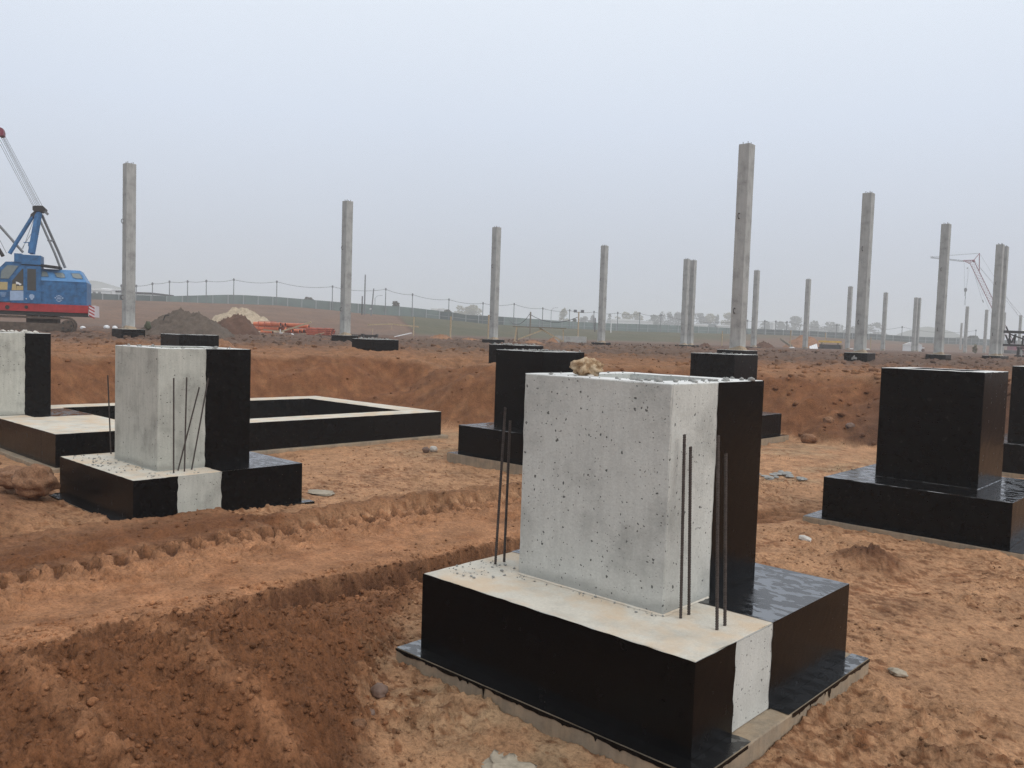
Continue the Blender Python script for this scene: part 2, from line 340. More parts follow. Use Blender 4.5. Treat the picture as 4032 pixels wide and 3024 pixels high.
def concrete_mat(name, base, pits=1.0, stain=.25, streak=.5, warm=0.0, scale=1.0, grime=False):
    mt, n, b = new_mat(name)
    tcn = N(n, 'ShaderNodeTexCoord'); V = tcn.outputs['Object']
    mp = N(n, 'ShaderNodeMapping'); mp.inputs['Scale'].default_value = (6*scale, 6*scale, .55*scale); n.links.new(V, mp.inputs[0])
    st = N(n, 'ShaderNodeTexNoise', Scale=3.0, Detail=5.0, Roughness=.6); n.links.new(mp.outputs[0], st.inputs['Vector'])
    bl = N(n, 'ShaderNodeTexNoise', Scale=2.2*scale, Detail=7.0, Roughness=.62); n.links.new(V, bl.inputs['Vector'])
    fine = N(n, 'ShaderNodeTexNoise', Scale=60.0*scale, Detail=4.0, Roughness=.7); n.links.new(V, fine.inputs['Vector'])
    lo = tuple(c*(1-stain*1.2) for c in base); hi = tuple(min(1, c*(1+stain*.45)) for c in base)
    c1 = rampn(n, bl.outputs[0], [(.28, lo), (.5, base), (.74, hi)]).outputs[0]
    s1 = rampn(n, st.outputs[0], [(.3, g3(1-.32*streak)), (.62, g3(1.0))]).outputs[0]
    c2 = mixc(n, c1, s1, 1.0, 'MULTIPLY')
    f1 = rampn(n, fine.outputs[0], [(.25, g3(.86)), (.75, g3(1.08))]).outputs[0]
    c2 = mixc(n, c2, f1, 1.0, 'MULTIPLY')
    if warm > 0:
        wn = N(n, 'ShaderNodeTexNoise', Scale=3.1, Detail=5.0, Roughness=.6); n.links.new(V, wn.inputs['Vector'])
        wr = rampn(n, wn.outputs[0], [(.42, g3(0)), (.62, g3(warm))]).outputs[0]
        c2 = mixc(n, c2, (.60, .42, .25), wr)
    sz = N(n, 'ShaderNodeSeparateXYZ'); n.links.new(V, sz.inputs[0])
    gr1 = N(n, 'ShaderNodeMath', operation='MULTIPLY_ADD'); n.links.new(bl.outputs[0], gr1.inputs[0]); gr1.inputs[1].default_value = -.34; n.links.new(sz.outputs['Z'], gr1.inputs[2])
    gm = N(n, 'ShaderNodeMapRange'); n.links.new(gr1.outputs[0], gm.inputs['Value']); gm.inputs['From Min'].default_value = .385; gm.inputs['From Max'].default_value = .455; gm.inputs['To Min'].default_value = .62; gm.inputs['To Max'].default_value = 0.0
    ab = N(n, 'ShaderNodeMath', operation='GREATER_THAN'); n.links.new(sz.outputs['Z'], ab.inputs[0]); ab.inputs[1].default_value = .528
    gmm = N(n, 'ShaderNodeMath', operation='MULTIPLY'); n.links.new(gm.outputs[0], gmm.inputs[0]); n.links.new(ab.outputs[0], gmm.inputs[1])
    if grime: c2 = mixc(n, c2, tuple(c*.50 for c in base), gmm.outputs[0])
    h = fine.outputs[0]
    if pits > 0:
        hs = None
        dn = N(n, 'ShaderNodeTexNoise', Scale=38.0, Detail=2.0); n.links.new(V, dn.inputs['Vector'])
        dv = N(n, 'ShaderNodeVectorMath', operation='MULTIPLY_ADD'); n.links.new(dn.outputs['Color'], dv.inputs[0]); dv.inputs[1].default_value = (.022, .022, .022); n.links.new(V, dv.inputs[2])
        s3 = N(n, 'ShaderNodeSeparateXYZ'); n.links.new(dv.outputs[0], s3.inputs[0])
        sxy = N(n, 'ShaderNodeMath', operation='ADD'); n.links.new(s3.outputs['X'], sxy.inputs[0]); n.links.new(s3.outputs['Y'], sxy.inputs[1])
        uv_ = N(n, 'ShaderNodeCombineXYZ'); n.links.new(sxy.outputs[0], uv_.inputs['X']); n.links.new(s3.outputs['Z'], uv_.inputs['Y'])
        for sc_, thr, dens in ((11.0, .078, .30), (23.0, .095, .36), (48.0, .105, .25)):
            vr = N(n, 'ShaderNodeTexVoronoi', Scale=sc_, voronoi_dimensions='2D'); n.links.new(uv_.outputs[0], vr.inputs['Vector'])
            sp = N(n, 'ShaderNodeSeparateColor'); n.links.new(vr.outputs['Color'], sp.inputs[0])
            sel = N(n, 'ShaderNodeMath', operation='LESS_THAN'); n.links.new(sp.outputs[0], sel.inputs[0]); sel.inputs[1].default_value = dens*pits
            rad = N(n, 'ShaderNodeMath', operation='MULTIPLY'); n.links.new(sp.outputs[1], rad.inputs[0]); rad.inputs[1].default_value = thr*1.6
            ls = N(n, 'ShaderNodeMath', operation='LESS_THAN'); n.links.new(vr.outputs['Distance'], ls.inputs[0]); n.links.new(rad.outputs[0], ls.inputs[1])
            pm = N(n, 'ShaderNodeMath', operation='MULTIPLY'); n.links.new(sel.outputs[0], pm.inputs[0]); n.links.new(ls.outputs[0], pm.inputs[1])
            if hs is None: hs = pm.outputs[0]
            else:
                mxn = N(n, 'ShaderNodeMath', operation='MAXIMUM'); n.links.new(hs, mxn.inputs[0]); n.links.new(pm.outputs[0], mxn.inputs[1]); hs = mxn.outputs[0]
        c2 = mixc(n, c2, tuple(c*.22 for c in base), hs)  # shade inside the air holes painted as a darker base colour
        inv = N(n, 'ShaderNodeMath', operation='MULTIPLY_ADD'); n.links.new(hs, inv.inputs[0]); inv.inputs[1].default_value = -1.6; n.links.new(fine.outputs[0], inv.inputs[2])
        h = inv.outputs[0]
    n.links.new(c2, b.inputs['Base Color']); b.inputs['Roughness'].default_value = .88; b.inputs['Specular IOR Level'].default_value = .3
    bump(n, b, h, .5, .006)
    return mt
def bitumen_mat(name, wet=False):
    mt, n, b = new_mat(name)
    tcn = N(n, 'ShaderNodeTexCoord'); V = tcn.outputs['Object']
    fine = N(n, 'ShaderNodeTexNoise', Scale=140.0, Detail=3.0, Roughness=.7); n.links.new(V, fine.inputs['Vector'])
    mid = N(n, 'ShaderNodeTexNoise', Scale=9.0, Detail=5.0, Roughness=.6); n.links.new(V, mid.inputs['Vector'])
    vr = N(n, 'ShaderNodeTexVoronoi', Scale=16.0); n.links.new(V, vr.inputs['Vector'])
    sp = N(n, 'ShaderNodeSeparateColor'); n.links.new(vr.outputs['Color'], sp.inputs[0])
    a = N(n, 'ShaderNodeMath', operation='LESS_THAN'); n.links.new(vr.outputs['Distance'], a.inputs[0]); a.inputs[1].default_value = .06
    s_ = N(n, 'ShaderNodeMath', operation='LESS_THAN'); n.links.new(sp.outputs[0], s_.inputs[0]); s_.inputs[1].default_value = .04
    pm = N(n, 'ShaderNodeMath', operation='MULTIPLY'); n.links.new(a.outputs[0], pm.inputs[0]); n.links.new(s_.outputs[0], pm.inputs[1])
    base = rampn(n, mid.outputs[0], [(.3, (.0022, .0022, .0026)), (.7, (.0042, .0040, .0040))]).outputs[0]
    mpb = N(n, 'ShaderNodeMapping'); mpb.inputs['Scale'].default_value = (2.2, 2.2, 26.0); n.links.new(V, mpb.inputs[0])
    brs = N(n, 'ShaderNodeTexNoise', Scale=1.0, Detail=5.0, Roughness=.65, Distortion=.5); n.links.new(mpb.outputs[0], brs.inputs['Vector'])
    dus = N(n, 'ShaderNodeTexNoise', Scale=2.4, Detail=6.0, Roughness=.7); n.links.new(V, dus.inputs['Vector'])
    dm = mixc(n, rampn(n, dus.outputs[0], [(.52, g3(0)), (.72, g3(.5))]).outputs[0], rampn(n, brs.outputs[0], [(.5, g3(0)), (.75, g3(1))]).outputs[0], 1.0, 'MULTIPLY')
    base = mixc(n, base, (.016, .016, .016), dm)
    base = mixc(n, base, (.16, .13, .10), pm.outputs[0])
    n.links.new(base, b.inputs['Base Color'])
    if not wet:
        r = rampn(n, mid.outputs[0], [(.3, g3(.22)), (.7, g3(.28))]).outputs[0]
        n.links.new(r, b.inputs['Roughness']); b.inputs['Specular IOR Level'].default_value = .11
        bump(n, b, fine.outputs[0], .07, .002)
    else:
        mp = N(n, 'ShaderNodeMapping'); mp.inputs['Scale'].default_value = (7.0, 13.0, 10.0); n.links.new(V, mp.inputs[0])
        pn = N(n, 'ShaderNodeTexNoise', Scale=1.0, Detail=3.0, Roughness=.5, Distortion=.6); n.links.new(mp.outputs[0], pn.inputs['Vector'])
        pud = rampn(n, pn.outputs[0], [(.50, g3(0)), (.525, g3(1))]).outputs[0]
        r = rampn(n, pud, [(0, g3(.27)), (1, g3(.07))]).outputs[0]; n.links.new(r, b.inputs['Roughness'])
        io = N(n, 'ShaderNodeMapRange'); n.links.new(pud, io.inputs['Value']); io.inputs['To Min'].default_value = 1.75; io.inputs['To Max'].default_value = 3.2; n.links.new(io.outputs[0], b.inputs['IOR'])
        b.inputs['Specular IOR Level'].default_value = .5
        spec = rampn(n, pud, [(0, g3(.5)), (1, g3(.5))]).outputs[0]; n.links.new(spec, b.inputs['Specular IOR Level'])
        hh = N(n, 'ShaderNodeMath', operation='MULTIPLY_ADD'); n.links.new(fine.outputs[0], hh.inputs[0])
        iv = N(n, 'ShaderNodeMath', operation='SUBTRACT'); iv.inputs[0].default_value = 1.0; n.links.new(pud, iv.inputs[1])
        n.links.new(iv.outputs[0], hh.inputs[1]); hh.inputs[2].default_value = 0.0
        bump(n, b, hh.outputs[0], .3, .003)
    return mt
def soil_mat(name, attr=True, col=(.2, .1, .05)):
    mt, n, b = new_mat(name)
    tcn = N(n, 'ShaderNodeTexCoord'); V = tcn.outputs['Object']
    f = N(n, 'ShaderNodeTexNoise', Scale=34.0, Detail=7.0, Roughness=.72); n.links.new(V, f.inputs['Vector'])
    f2 = N(n, 'ShaderNodeTexNoise', Scale=160.0, Detail=3.0, Roughness=.8); n.links.new(V, f2.inputs['Vector'])
    m2 = N(n, 'ShaderNodeTexNoise', Scale=2.7, Detail=8.0, Roughness=.7); n.links.new(V, m2.inputs['Vector'])
    if attr:
        a = N(n, 'ShaderNodeVertexColor'); a.layer_name = 'soil'; c0 = a.outputs[0]
    else:
        rg = N(n, 'ShaderNodeRGB'); rg.outputs[0].default_value = (*col, 1); c0 = rg.outputs[0]
    c = mixc(n, c0, rampn(n, f.outputs[0], [(.3, g3(.50)), (.5, g3(1.0)), (.72, g3(1.32))]).outputs[0], 1.0, 'MULTIPLY')
    c = mixc(n, c, rampn(n, m2.outputs[0], [(.32, g3(.66)), (.68, g3(1.22))]).outputs[0], 1.0, 'MULTIPLY')
    c = mixc(n, c, rampn(n, f2.outputs[0], [(.3, g3(.86)), (.7, g3(1.12))]).outputs[0], 1.0, 'MULTIPLY')
    n.links.new(c, b.inputs['Base Color']); b.inputs['Roughness'].default_value = .93; b.inputs['Specular IOR Level'].default_value = .22
    p = bump(n, b, f.outputs[0], .95, .03); bump(n, b, f2.outputs[0], .35, .005, p)
    return mt
def flat_mat(name, col, rough=.6, metal=0, spec=.4):
    return plain_mat(name, col, rough, metal, .12, 9.0, spec)

M = {}
M['soil'] = soil_mat('soil'); M['clod'] = soil_mat('soil_clod')
M['concrete'] = concrete_mat('pale_concrete', (.545, .555, .52), .85, .28, .28, grime=True)
M['concrete2'] = concrete_mat('grey_concrete', (.47, .475, .425), .5, .34, .5, grime=True)
M['concrete_top'] = concrete_mat('washed_concrete', (.585, .55, .475), 0, .24, .0, .55)
M['concrete_cap'] = concrete_mat('white_concrete_edge', (.70, .70, .68), 0, .16, 0)
M['column'] = concrete_mat('column_concrete', (.405, .41, .395), .3, .36, .6, 0, .7)
M['slab'] = concrete_mat('blinding_concrete', (.30, .245, .18), 0, .25, .9, .3)
M['bitumen'] = bitumen_mat('bitumen_coating'); M['bitumen_wet'] = bitumen_mat('wet_bitumen_coating', True)
M['rebar'] = plain_mat('rusty_rebar', (.075, .062, .056), .7, .5, .35, 40)
M['blue'] = plain_mat('blue_paint', (.024, .115, .265), .5, 0, .45, 3.2); M['lightblue'] = plain_mat('light_blue_paint', (.065, .205, .42), .45, 0, .16, 4)
M['red'] = plain_mat('red_paint', (.34, .022, .026), .5, 0, .25, 4); M['crane_red'] = plain_mat('crane_red_paint', (.20, .035, .06), .55, 0, .2, 3)
M['dark'] = plain_mat('dark_steel', (.028, .026, .026), .6, .3, .3, 6); M['mudsteel'] = plain_mat('muddy_steel', (.10, .075, .058), .85, 0, .4, 5)
M['white'] = flat_mat('white_paint', (.72, .72, .72)); M['offwhite'] = flat_mat('off_white_sheet', (.66, .67, .68), .5)
M['pink'] = flat_mat('faded_white_paint', (.62, .56, .58)); M['decal'] = flat_mat('worn_white_decal', (.30, .40, .56), .6)
M['glass'] = flat_mat('cab_glass', (.10, .115, .11), .12, 0, .6); M['glass2'] = flat_mat('house_window_glass', (.17, .20, .20), .15, 0, .6); M['darkglass'] = flat_mat('dark_window', (.035, .032, .026), .1, 0, .6)
M['seat'] = flat_mat('tan_cushion', (.42, .33, .16)); M['steelgrey'] = flat_mat('grey_steel', (.16, .17, .18), .5, .4)
M['orange'] = plain_mat('orange_plastic', (.62, .165, .070), .42, 0, .16, 2.0); M['orange_in'] = flat_mat('pipe_inside', (.085, .030, .024), .7)
M['orange2'] = plain_mat('red_orange_plastic', (.47, .115, .065), .45, 0, .16, 2.0)
M['wood'] = plain_mat('raw_timber', (.40, .31, .20), .8, 0, .25, 9); M['wood_dark'] = plain_mat('weathered_timber', (.17, .14, .10), .85, 0, .3, 9)
M['fence'] = plain_mat('green_fence_mesh', (.150, .192, .182), .7, 0, .22, .25); M['fence2'] = plain_mat('dark_fence_mesh', (.085, .108, .106), .7, 0, .25, .3)
M['post'] = flat_mat('galvanised_post', (.33, .35, .36), .5, .2); M['polegrey'] = flat_mat('pole_grey', (.15, .16, .17), .7)
M['cable'] = flat_mat('dark_cable', (.03, .03, .032), .7)
M['yellow'] = plain_mat('yellow_beam_paint', (.52, .33, .045), .6, 0, .2, 3)
M['bark'] = plain_mat('bark', (.09, .08, .07), .9, 0, .3, 3)
M['leaf_y'] = plain_mat('yellowing_leaves', (.23, .20, .10), .8, 0, .35, .8); M['leaf_g'] = plain_mat('dull_green_leaves', (.085, .095, .06), .8, 0, .35, .8); M['leaf_b'] = plain_mat('bare_twigs', (.13, .12, .10), .85, 0, .3, .8)
M['gravel'] = soil_mat('crushed_gravel', False, (.125, .098, .078)); M['sandheap'] = soil_mat('pale_sand', False, (.46, .37, .265)); M['brownheap'] = soil_mat('brown_soil', False, (.135, .075, .052)); M['orangeheap'] = soil_mat('orange_soil', False, (.30, .16, .09))
M['hill'] = plain_mat('far_hill_grass', (.11, .12, .09), .95, 0, .2, .02)
M['limestone'] = None
M['pebble'] = plain_mat('brown_stone', (.16, .105, .08), .8, 0, .3, 14); M['greystone'] = plain_mat('grey_stone', (.27, .27, .255), .85, 0, .25, 12); M['whitestone'] = plain_mat('pale_stone', (.55, .52, .47), .85, 0, .2, 12)
def limestone():
    mt, n, b = new_mat('yellow_limestone')
    tcn = N(n, 'ShaderNodeTexCoord'); nz = N(n, 'ShaderNodeTexNoise', Scale=16.0, Detail=7.0, Roughness=.68); n.links.new(tcn.outputs['Object'], nz.inputs['Vector'])
    r = rampn(n, nz.outputs[0], [(.32, (.10, .06, .035)), (.44, (.30, .19, .10)), (.6, (.54, .42, .28)), (.76, (.72, .64, .51))])
    n.links.new(r.outputs[0], b.inputs['Base Color']); b.inputs['Roughness'].default_value = .9
    bump(n, b, nz.outputs[0], .7, .012); return mt
M['limestone'] = limestone()
M['cement'] = plain_mat('cement_crust', (.34, .29, .22), .9, 0, .3, 18)

# ------------------------------------------------------------------ object helpers
def tag(o, label=None, cat=None, group=None, kind=None):
    if label: o['label'] = label
    if cat: o['category'] = cat
    if group: o['group'] = group
    if kind: o['kind'] = kind
    elif label: o['kind'] = 'thing'
    return o
def empty(name, loc=(0, 0, 0), rz=0.0, label=None, cat=None, group=None):
    o = bpy.data.objects.new(name, None); C.objects.link(o); o.location = loc; o.rotation_euler = (0, 0, rz); o.empty_display_size = .2
    return tag(o, label, cat, group)
class MB:
    def __init__(s): s.v = []; s.f = []; s.mi = []
    def add(s, vs, fs, mi=0):
        b = len(s.v); s.v += [tuple(p) for p in vs]; s.f += [tuple(i+b for i in q) for q in fs]; s.mi += [mi]*len(fs); return s
    def box(s, x0, x1, y0, y1, z0, z1, mi=0):
        return s.add([(x0, y0, z0), (x1, y0, z0), (x1, y1, z0), (x0, y1, z0), (x0, y0, z1), (x1, y0, z1), (x1, y1, z1), (x0, y1, z1)],
                     [(0, 3, 2, 1), (4, 5, 6, 7), (0, 1, 5, 4), (1, 2, 6, 5), (2, 3, 7, 6), (3, 0, 4, 7)], mi)
    def prism(s, poly, y0, y1, mi=0):
        n = len(poly); vs = [(p[0], y0, p[1]) for p in poly]+[(p[0], y1, p[1]) for p in poly]
        fs = [tuple(range(n)), tuple(range(2*n-1, n-1, -1))]+[(i, i+n, (i+1) % n+n, (i+1) % n) for i in range(n)]
        return s.add(vs, fs, mi)
    def tube(s, a, b, r0, r1=None, n=8, mi=0, cap=True):
        a, b = Vector(a), Vector(b); r1 = r0 if r1 is None else r1; d = (b-a)
        q = d.to_track_quat('Z', 'Y'); X, Y = q @ Vector((1, 0, 0)), q @ Vector((0, 1, 0))
        vs = []
        for P, r in ((a, r0), (b, r1)):
            for i in range(n):
                w_ = 2*math.pi*i/n; vs.append(P+(X*math.cos(w_)+Y*math.sin(w_))*r)
        fs = [(i, (i+1) % n, (i+1) % n+n, i+n) for i in range(n)]
        if cap: fs += [tuple(range(n-1, -1, -1)), tuple(range(n, 2*n))]
        return s.add(vs, fs, mi)
    def beam(s, a, b, w_, h_, mi=0, up=(0, 0, 1)):
        a, b = Vector(a), Vector(b); d = (b-a).normalized(); up = Vector(up)
        sx = d.cross(up)
        if sx.length < 1e-4: sx = d.cross(Vector((0, 1, 0)))
        sx.normalize(); uz = sx.cross(d).normalized(); sx *= w_/2; uz *= h_/2
        vs = [P+i*sx+j*uz for P in (a, b) for i, j in ((-1, -1), (1, -1), (1, 1), (-1, 1))]
        return s.add(vs, [(0, 1, 2, 3), (7, 6, 5, 4), (0, 4, 5, 1), (1, 5, 6, 2), (2, 6, 7, 3), (3, 7, 4, 0)], mi)
    def mesh(s, name, mats, smooth_=False):
        me = bpy.data.meshes.new(name); me.from_pydata(s.v, [], s.f)
        for m_ in (mats if isinstance(mats, (list, tuple)) else [mats]): me.materials.append(m_)
        if any(s.mi): me.polygons.foreach_set('material_index', s.mi)
        if smooth_: me.polygons.foreach_set('use_smooth', [True]*len(me.polygons))
        bm = bmesh.new(); bm.from_mesh(me); bmesh.ops.recalc_face_normals(bm, faces=bm.faces); bm.to_mesh(me); bm.free()
        me.update(); return me
    def build(s, name, mats, parent=None, smooth_=False, loc=None):
        o = bpy.data.objects.new(name, s.mesh(name, mats, smooth_)); C.objects.link(o)
        if parent is not None: o.parent = parent
        if loc is not None: o.location = loc
        return o
def link(name, me, parent=None, loc=(0, 0, 0), rot=(0, 0, 0), scale=None):
    o = bpy.data.objects.new(name, me); C.objects.link(o); o.parent = parent; o.location = loc; o.rotation_euler = rot
    if scale: o.scale = scale if isinstance(scale, (tuple, list)) else (scale,)*3
    return o
def copy_tree(o, parent=None):
    c = o.copy(); C.objects.link(c); c.parent = parent
    for ch in list(o.children): copy_tree(ch, c)
    return c

# ------------------------------------------------------------------ terrain mesh: one sheet to the horizon
def build_ground():
    radii = [0.05, .5, 1.0]
    while radii[-1] < 12: radii.append(radii[-1]*1.0050+0.0008)
    while radii[-1] < 60: radii.append(radii[-1]*1.0058)
    while radii[-1] < 300: radii.append(radii[-1]*1.014)
    while radii[-1] < 1250: radii.append(radii[-1]*1.06)
    radii = np.array(radii)
    half = math.radians(44); nd = 640
    ang = list(np.linspace(YAW-half, YAW+half, nd))
    rest = np.linspace(YAW+half, YAW-half+2*math.pi, 56)[1:-1]
    ang = np.array(ang+list(rest)); na = len(ang); nr = len(radii)
    R_, A_ = np.meshgrid(radii, ang, indexing='ij')
    X = CAM[0]+R_*np.sin(A_); Y = CAM[1]+R_*np.cos(A_)
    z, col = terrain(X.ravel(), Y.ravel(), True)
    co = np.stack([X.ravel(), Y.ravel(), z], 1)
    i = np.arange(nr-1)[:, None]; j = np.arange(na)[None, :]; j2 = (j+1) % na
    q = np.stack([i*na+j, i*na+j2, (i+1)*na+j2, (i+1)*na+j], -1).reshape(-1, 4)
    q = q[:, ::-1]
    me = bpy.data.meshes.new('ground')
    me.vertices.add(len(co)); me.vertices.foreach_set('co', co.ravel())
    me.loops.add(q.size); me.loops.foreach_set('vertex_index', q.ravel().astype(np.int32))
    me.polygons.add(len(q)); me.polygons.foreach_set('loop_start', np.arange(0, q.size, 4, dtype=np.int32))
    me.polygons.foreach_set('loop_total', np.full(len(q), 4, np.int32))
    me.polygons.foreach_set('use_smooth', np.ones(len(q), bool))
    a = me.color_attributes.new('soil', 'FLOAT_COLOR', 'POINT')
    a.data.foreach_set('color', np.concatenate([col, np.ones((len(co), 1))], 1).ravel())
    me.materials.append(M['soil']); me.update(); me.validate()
    o = bpy.data.objects.new('ground', me); C.objects.link(o); tag(o, kind='structure')
build_ground()

def hill(name, px0, px1, t, top_px, zbase):
    mb = MB(); n = 40; vs = []
    for k in range(n+1):
        px = px0+(px1-px0)*k/n; u = k/n
        prof = math.sin(math.pi*u)**.7*(1+.15*float(perlin(np.array([u*4]), np.array([2.0]), 3)[0]))
        for dt, hh in ((-60, 0), (-20, .7), (0, 1), (40, .6), (90, 0)):
            y0 = horizon(px)-(top_px)*prof*hh
            P = at(px, horizon(px), t+dt); z = CAM[2]+(top_px*prof*hh)*t/FPX
            vs.append((P[0], P[1], max(z, 0) if hh else zbase))
    fs = [(k*5+j, (k+1)*5+j, (k+1)*5+j+1, k*5+j+1) for k in range(n) for j in range(4)]
    o = mb.add(vs, fs).build(name, M['hill'], smooth_=True); tag(o, kind='structure')
hill('hill', 3470, 3850, 760, 92, 2.0); hill('hill', 120, 640, 900, 165, 4.0); hill('hill', 2900, 3640, 800, 72, 2.0)

# ------------------------------------------------------------------ foundations
def axis_lines(a, b, bev, seg, extra=()):
    n = max(1, int(round((b-a-2*bev)/seg)))
    L = [a]+list(np.linspace(a+bev, b-bev, n+1))+[b]+[e for e in extra]
    return sorted(set(round(v, 5) for v in L))
def rough_box(x0, x1, y0, y1, z0, z1, bev=.010, seg=.11, jit=.0035, hole=None, seed=0, top=None, topmat=0):
    """concrete block with worn, slightly uneven edges; hole=(x0,x1,y0,y1,depth) is a socket in its top"""
    xs = axis_lines(x0, x1, bev, seg, hole[:2] if hole else ()); ys = axis_lines(y0, y1, bev, seg, hole[2:4] if hole else ()); zs = axis_lines(z0, z1, bev, seg)
    rnd = random.Random(seed); idx = {}; mb = MB()
    def vid(x, y, z):
        k = (x, y, z)
        if k not in idx:
            e = [x in (xs[0], xs[-1]), y in (ys[0], ys[-1]), z in (zs[0], zs[-1])]; p = [x, y, z]
            mid = [(x0+x1)/2, (y0+y1)/2, (z0+z1)/2]
            if sum(e) >= 2:
                pull = bev*(.35+.5*rnd.random())+(bev*1.6*rnd.random() if rnd.random() < .12 else 0)
                for i in range(3):
                    if e[i]: p[i] += pull*(1 if mid[i] > p[i] else -1)*(.6)
            for i in range(3): p[i] += rnd.uniform(-jit, jit)*(.35 if e[i] else .15)
            idx[k] = len(mb.v); mb.v.append(tuple(p))
        return idx[k]
    def face(q, mi=0): mb.f.append(tuple(vid(*p) for p in q)); mb.mi.append(mi)
    for z, w_ in ((zs[0], 0), (zs[-1], 1)):
        for i in range(len(xs)-1):
            for j in range(len(ys)-1):
                if w_ and hole and hole[0]-1e-4 < (xs[i]+xs[i+1])/2 < hole[1]+1e-4 and hole[2]-1e-4 < (ys[j]+ys[j+1])/2 < hole[3]+1e-4: continue
                face([(xs[i], ys[j], z), (xs[i+1], ys[j], z), (xs[i+1], ys[j+1], z), (xs[i], ys[j+1], z)], topmat if w_ else 0)
    for y in (ys[0], ys[-1]):
        for i in range(len(xs)-1):
            for j in range(len(zs)-1): face([(xs[i], y, zs[j]), (xs[i+1], y, zs[j]), (xs[i+1], y, zs[j+1]), (xs[i], y, zs[j+1])])
    for x in (xs[0], xs[-1]):
        for i in range(len(ys)-1):
            for j in range(len(zs)-1): face([(x, ys[i], zs[j]), (x, ys[i+1], zs[j]), (x, ys[i+1], zs[j+1]), (x, ys[i], zs[j+1])])
    if hole:
        hx0, hx1, hy0, hy1, dp = hole
        b = len(mb.v)
        mb.add([(hx0, hy0, z1), (hx1, hy0, z1), (hx1, hy1, z1), (hx0, hy1, z1), (hx0+.02, hy0+.02, z1-dp), (hx1-.02, hy0+.02, z1-dp), (hx1-.02, hy1-.02, z1-dp), (hx0+.02, hy1-.02, z1-dp)],
               [(0, 1, 5, 4), (1, 2, 6, 5), (2, 3, 7, 6), (3, 0, 4, 7), (4, 5, 6, 7)])
    return mb
def film(name, origin, U, V, ul, vl, mat, parent, jag=(0, 0, 0, 0), seed=0, off=.003, nu=2, step=.04, keep=None):
    """coat of bitumen brushed on one face: thin, with ragged brush edges where jag>0 (u0,u1,v0,v1)"""
    origin, U, V = Vector(origin), Vector(U).normalized(), Vector(V).normalized(); Nn = U.cross(V).normalized()
    nv = max(2, int(vl/step)); nuu = max(2, int(ul/step)); mb = MB()
    def nz(a, s): return float(fbm(np.array([a]), np.array([s*3.7+seed]), 200, 3)[0])
    vs = []
    for j in range(nv+1):
        for i in range(nuu+1):
            u, v = i/nuu, j/nv
            a0 = jag[0]*nz(v*vl*7, 1); a1 = jag[1]*nz(v*vl*7, 2); b0 = jag[2]*nz(u*ul*7, 3); b1 = jag[3]*nz(u*ul*7, 4)
            uu = a0+(ul+a1-a0)*u; vv = b0+(vl+b1-b0)*v
            vs.append(origin+U*uu+V*vv+Nn*(off+.0006*random.random()))
    fs = [(j*(nuu+1)+i, j*(nuu+1)+i+1, (j+1)*(nuu+1)+i+1, (j+1)*(nuu+1)+i) for j in range(nv) for i in range(nuu)]
    mb.add(vs, fs); return mb.build(name, mat, parent)
def slab_drips(parent, a, b, z, seed, off):
    """bitumen run down the side of the blinding slab"""
    a, b = Vector(a), Vector(b); L = (b-a).length; n = int(L/.012); d = (b-a)/n; rnd = random.Random(seed); mb = MB()
    nrm = d.cross(Vector((0, 0, 1))).normalized()*off
    xs = np.arange(n+1)*.012; base = .022+.028*fbm(xs*5, xs*0+seed, 210, 4)
    k = 0
    while k < n:
        k += rnd.randint(3, 16); wd = rnd.choice((0, 0, 1)); dp = rnd.uniform(.012, .045) if rnd.random() < .9 else .075
        for i in range(max(0, k-wd), min(n, k+wd)+1): base[i] = max(base[i], dp*(1-.3*abs(i-k)/max(1, wd)))
    vs = []
    for i in range(n+1):
        p = a+d*i+nrm; vs += [(p.x, p.y, z+.001), (p.x, p.y, z-max(.004, float(base[i])))]
    mb.add(vs, [(2*i, 2*i+2, 2*i+3, 2*i+1) for i in range(n)]); return mb.build('bitumen_drip', M['bitumen'], parent)

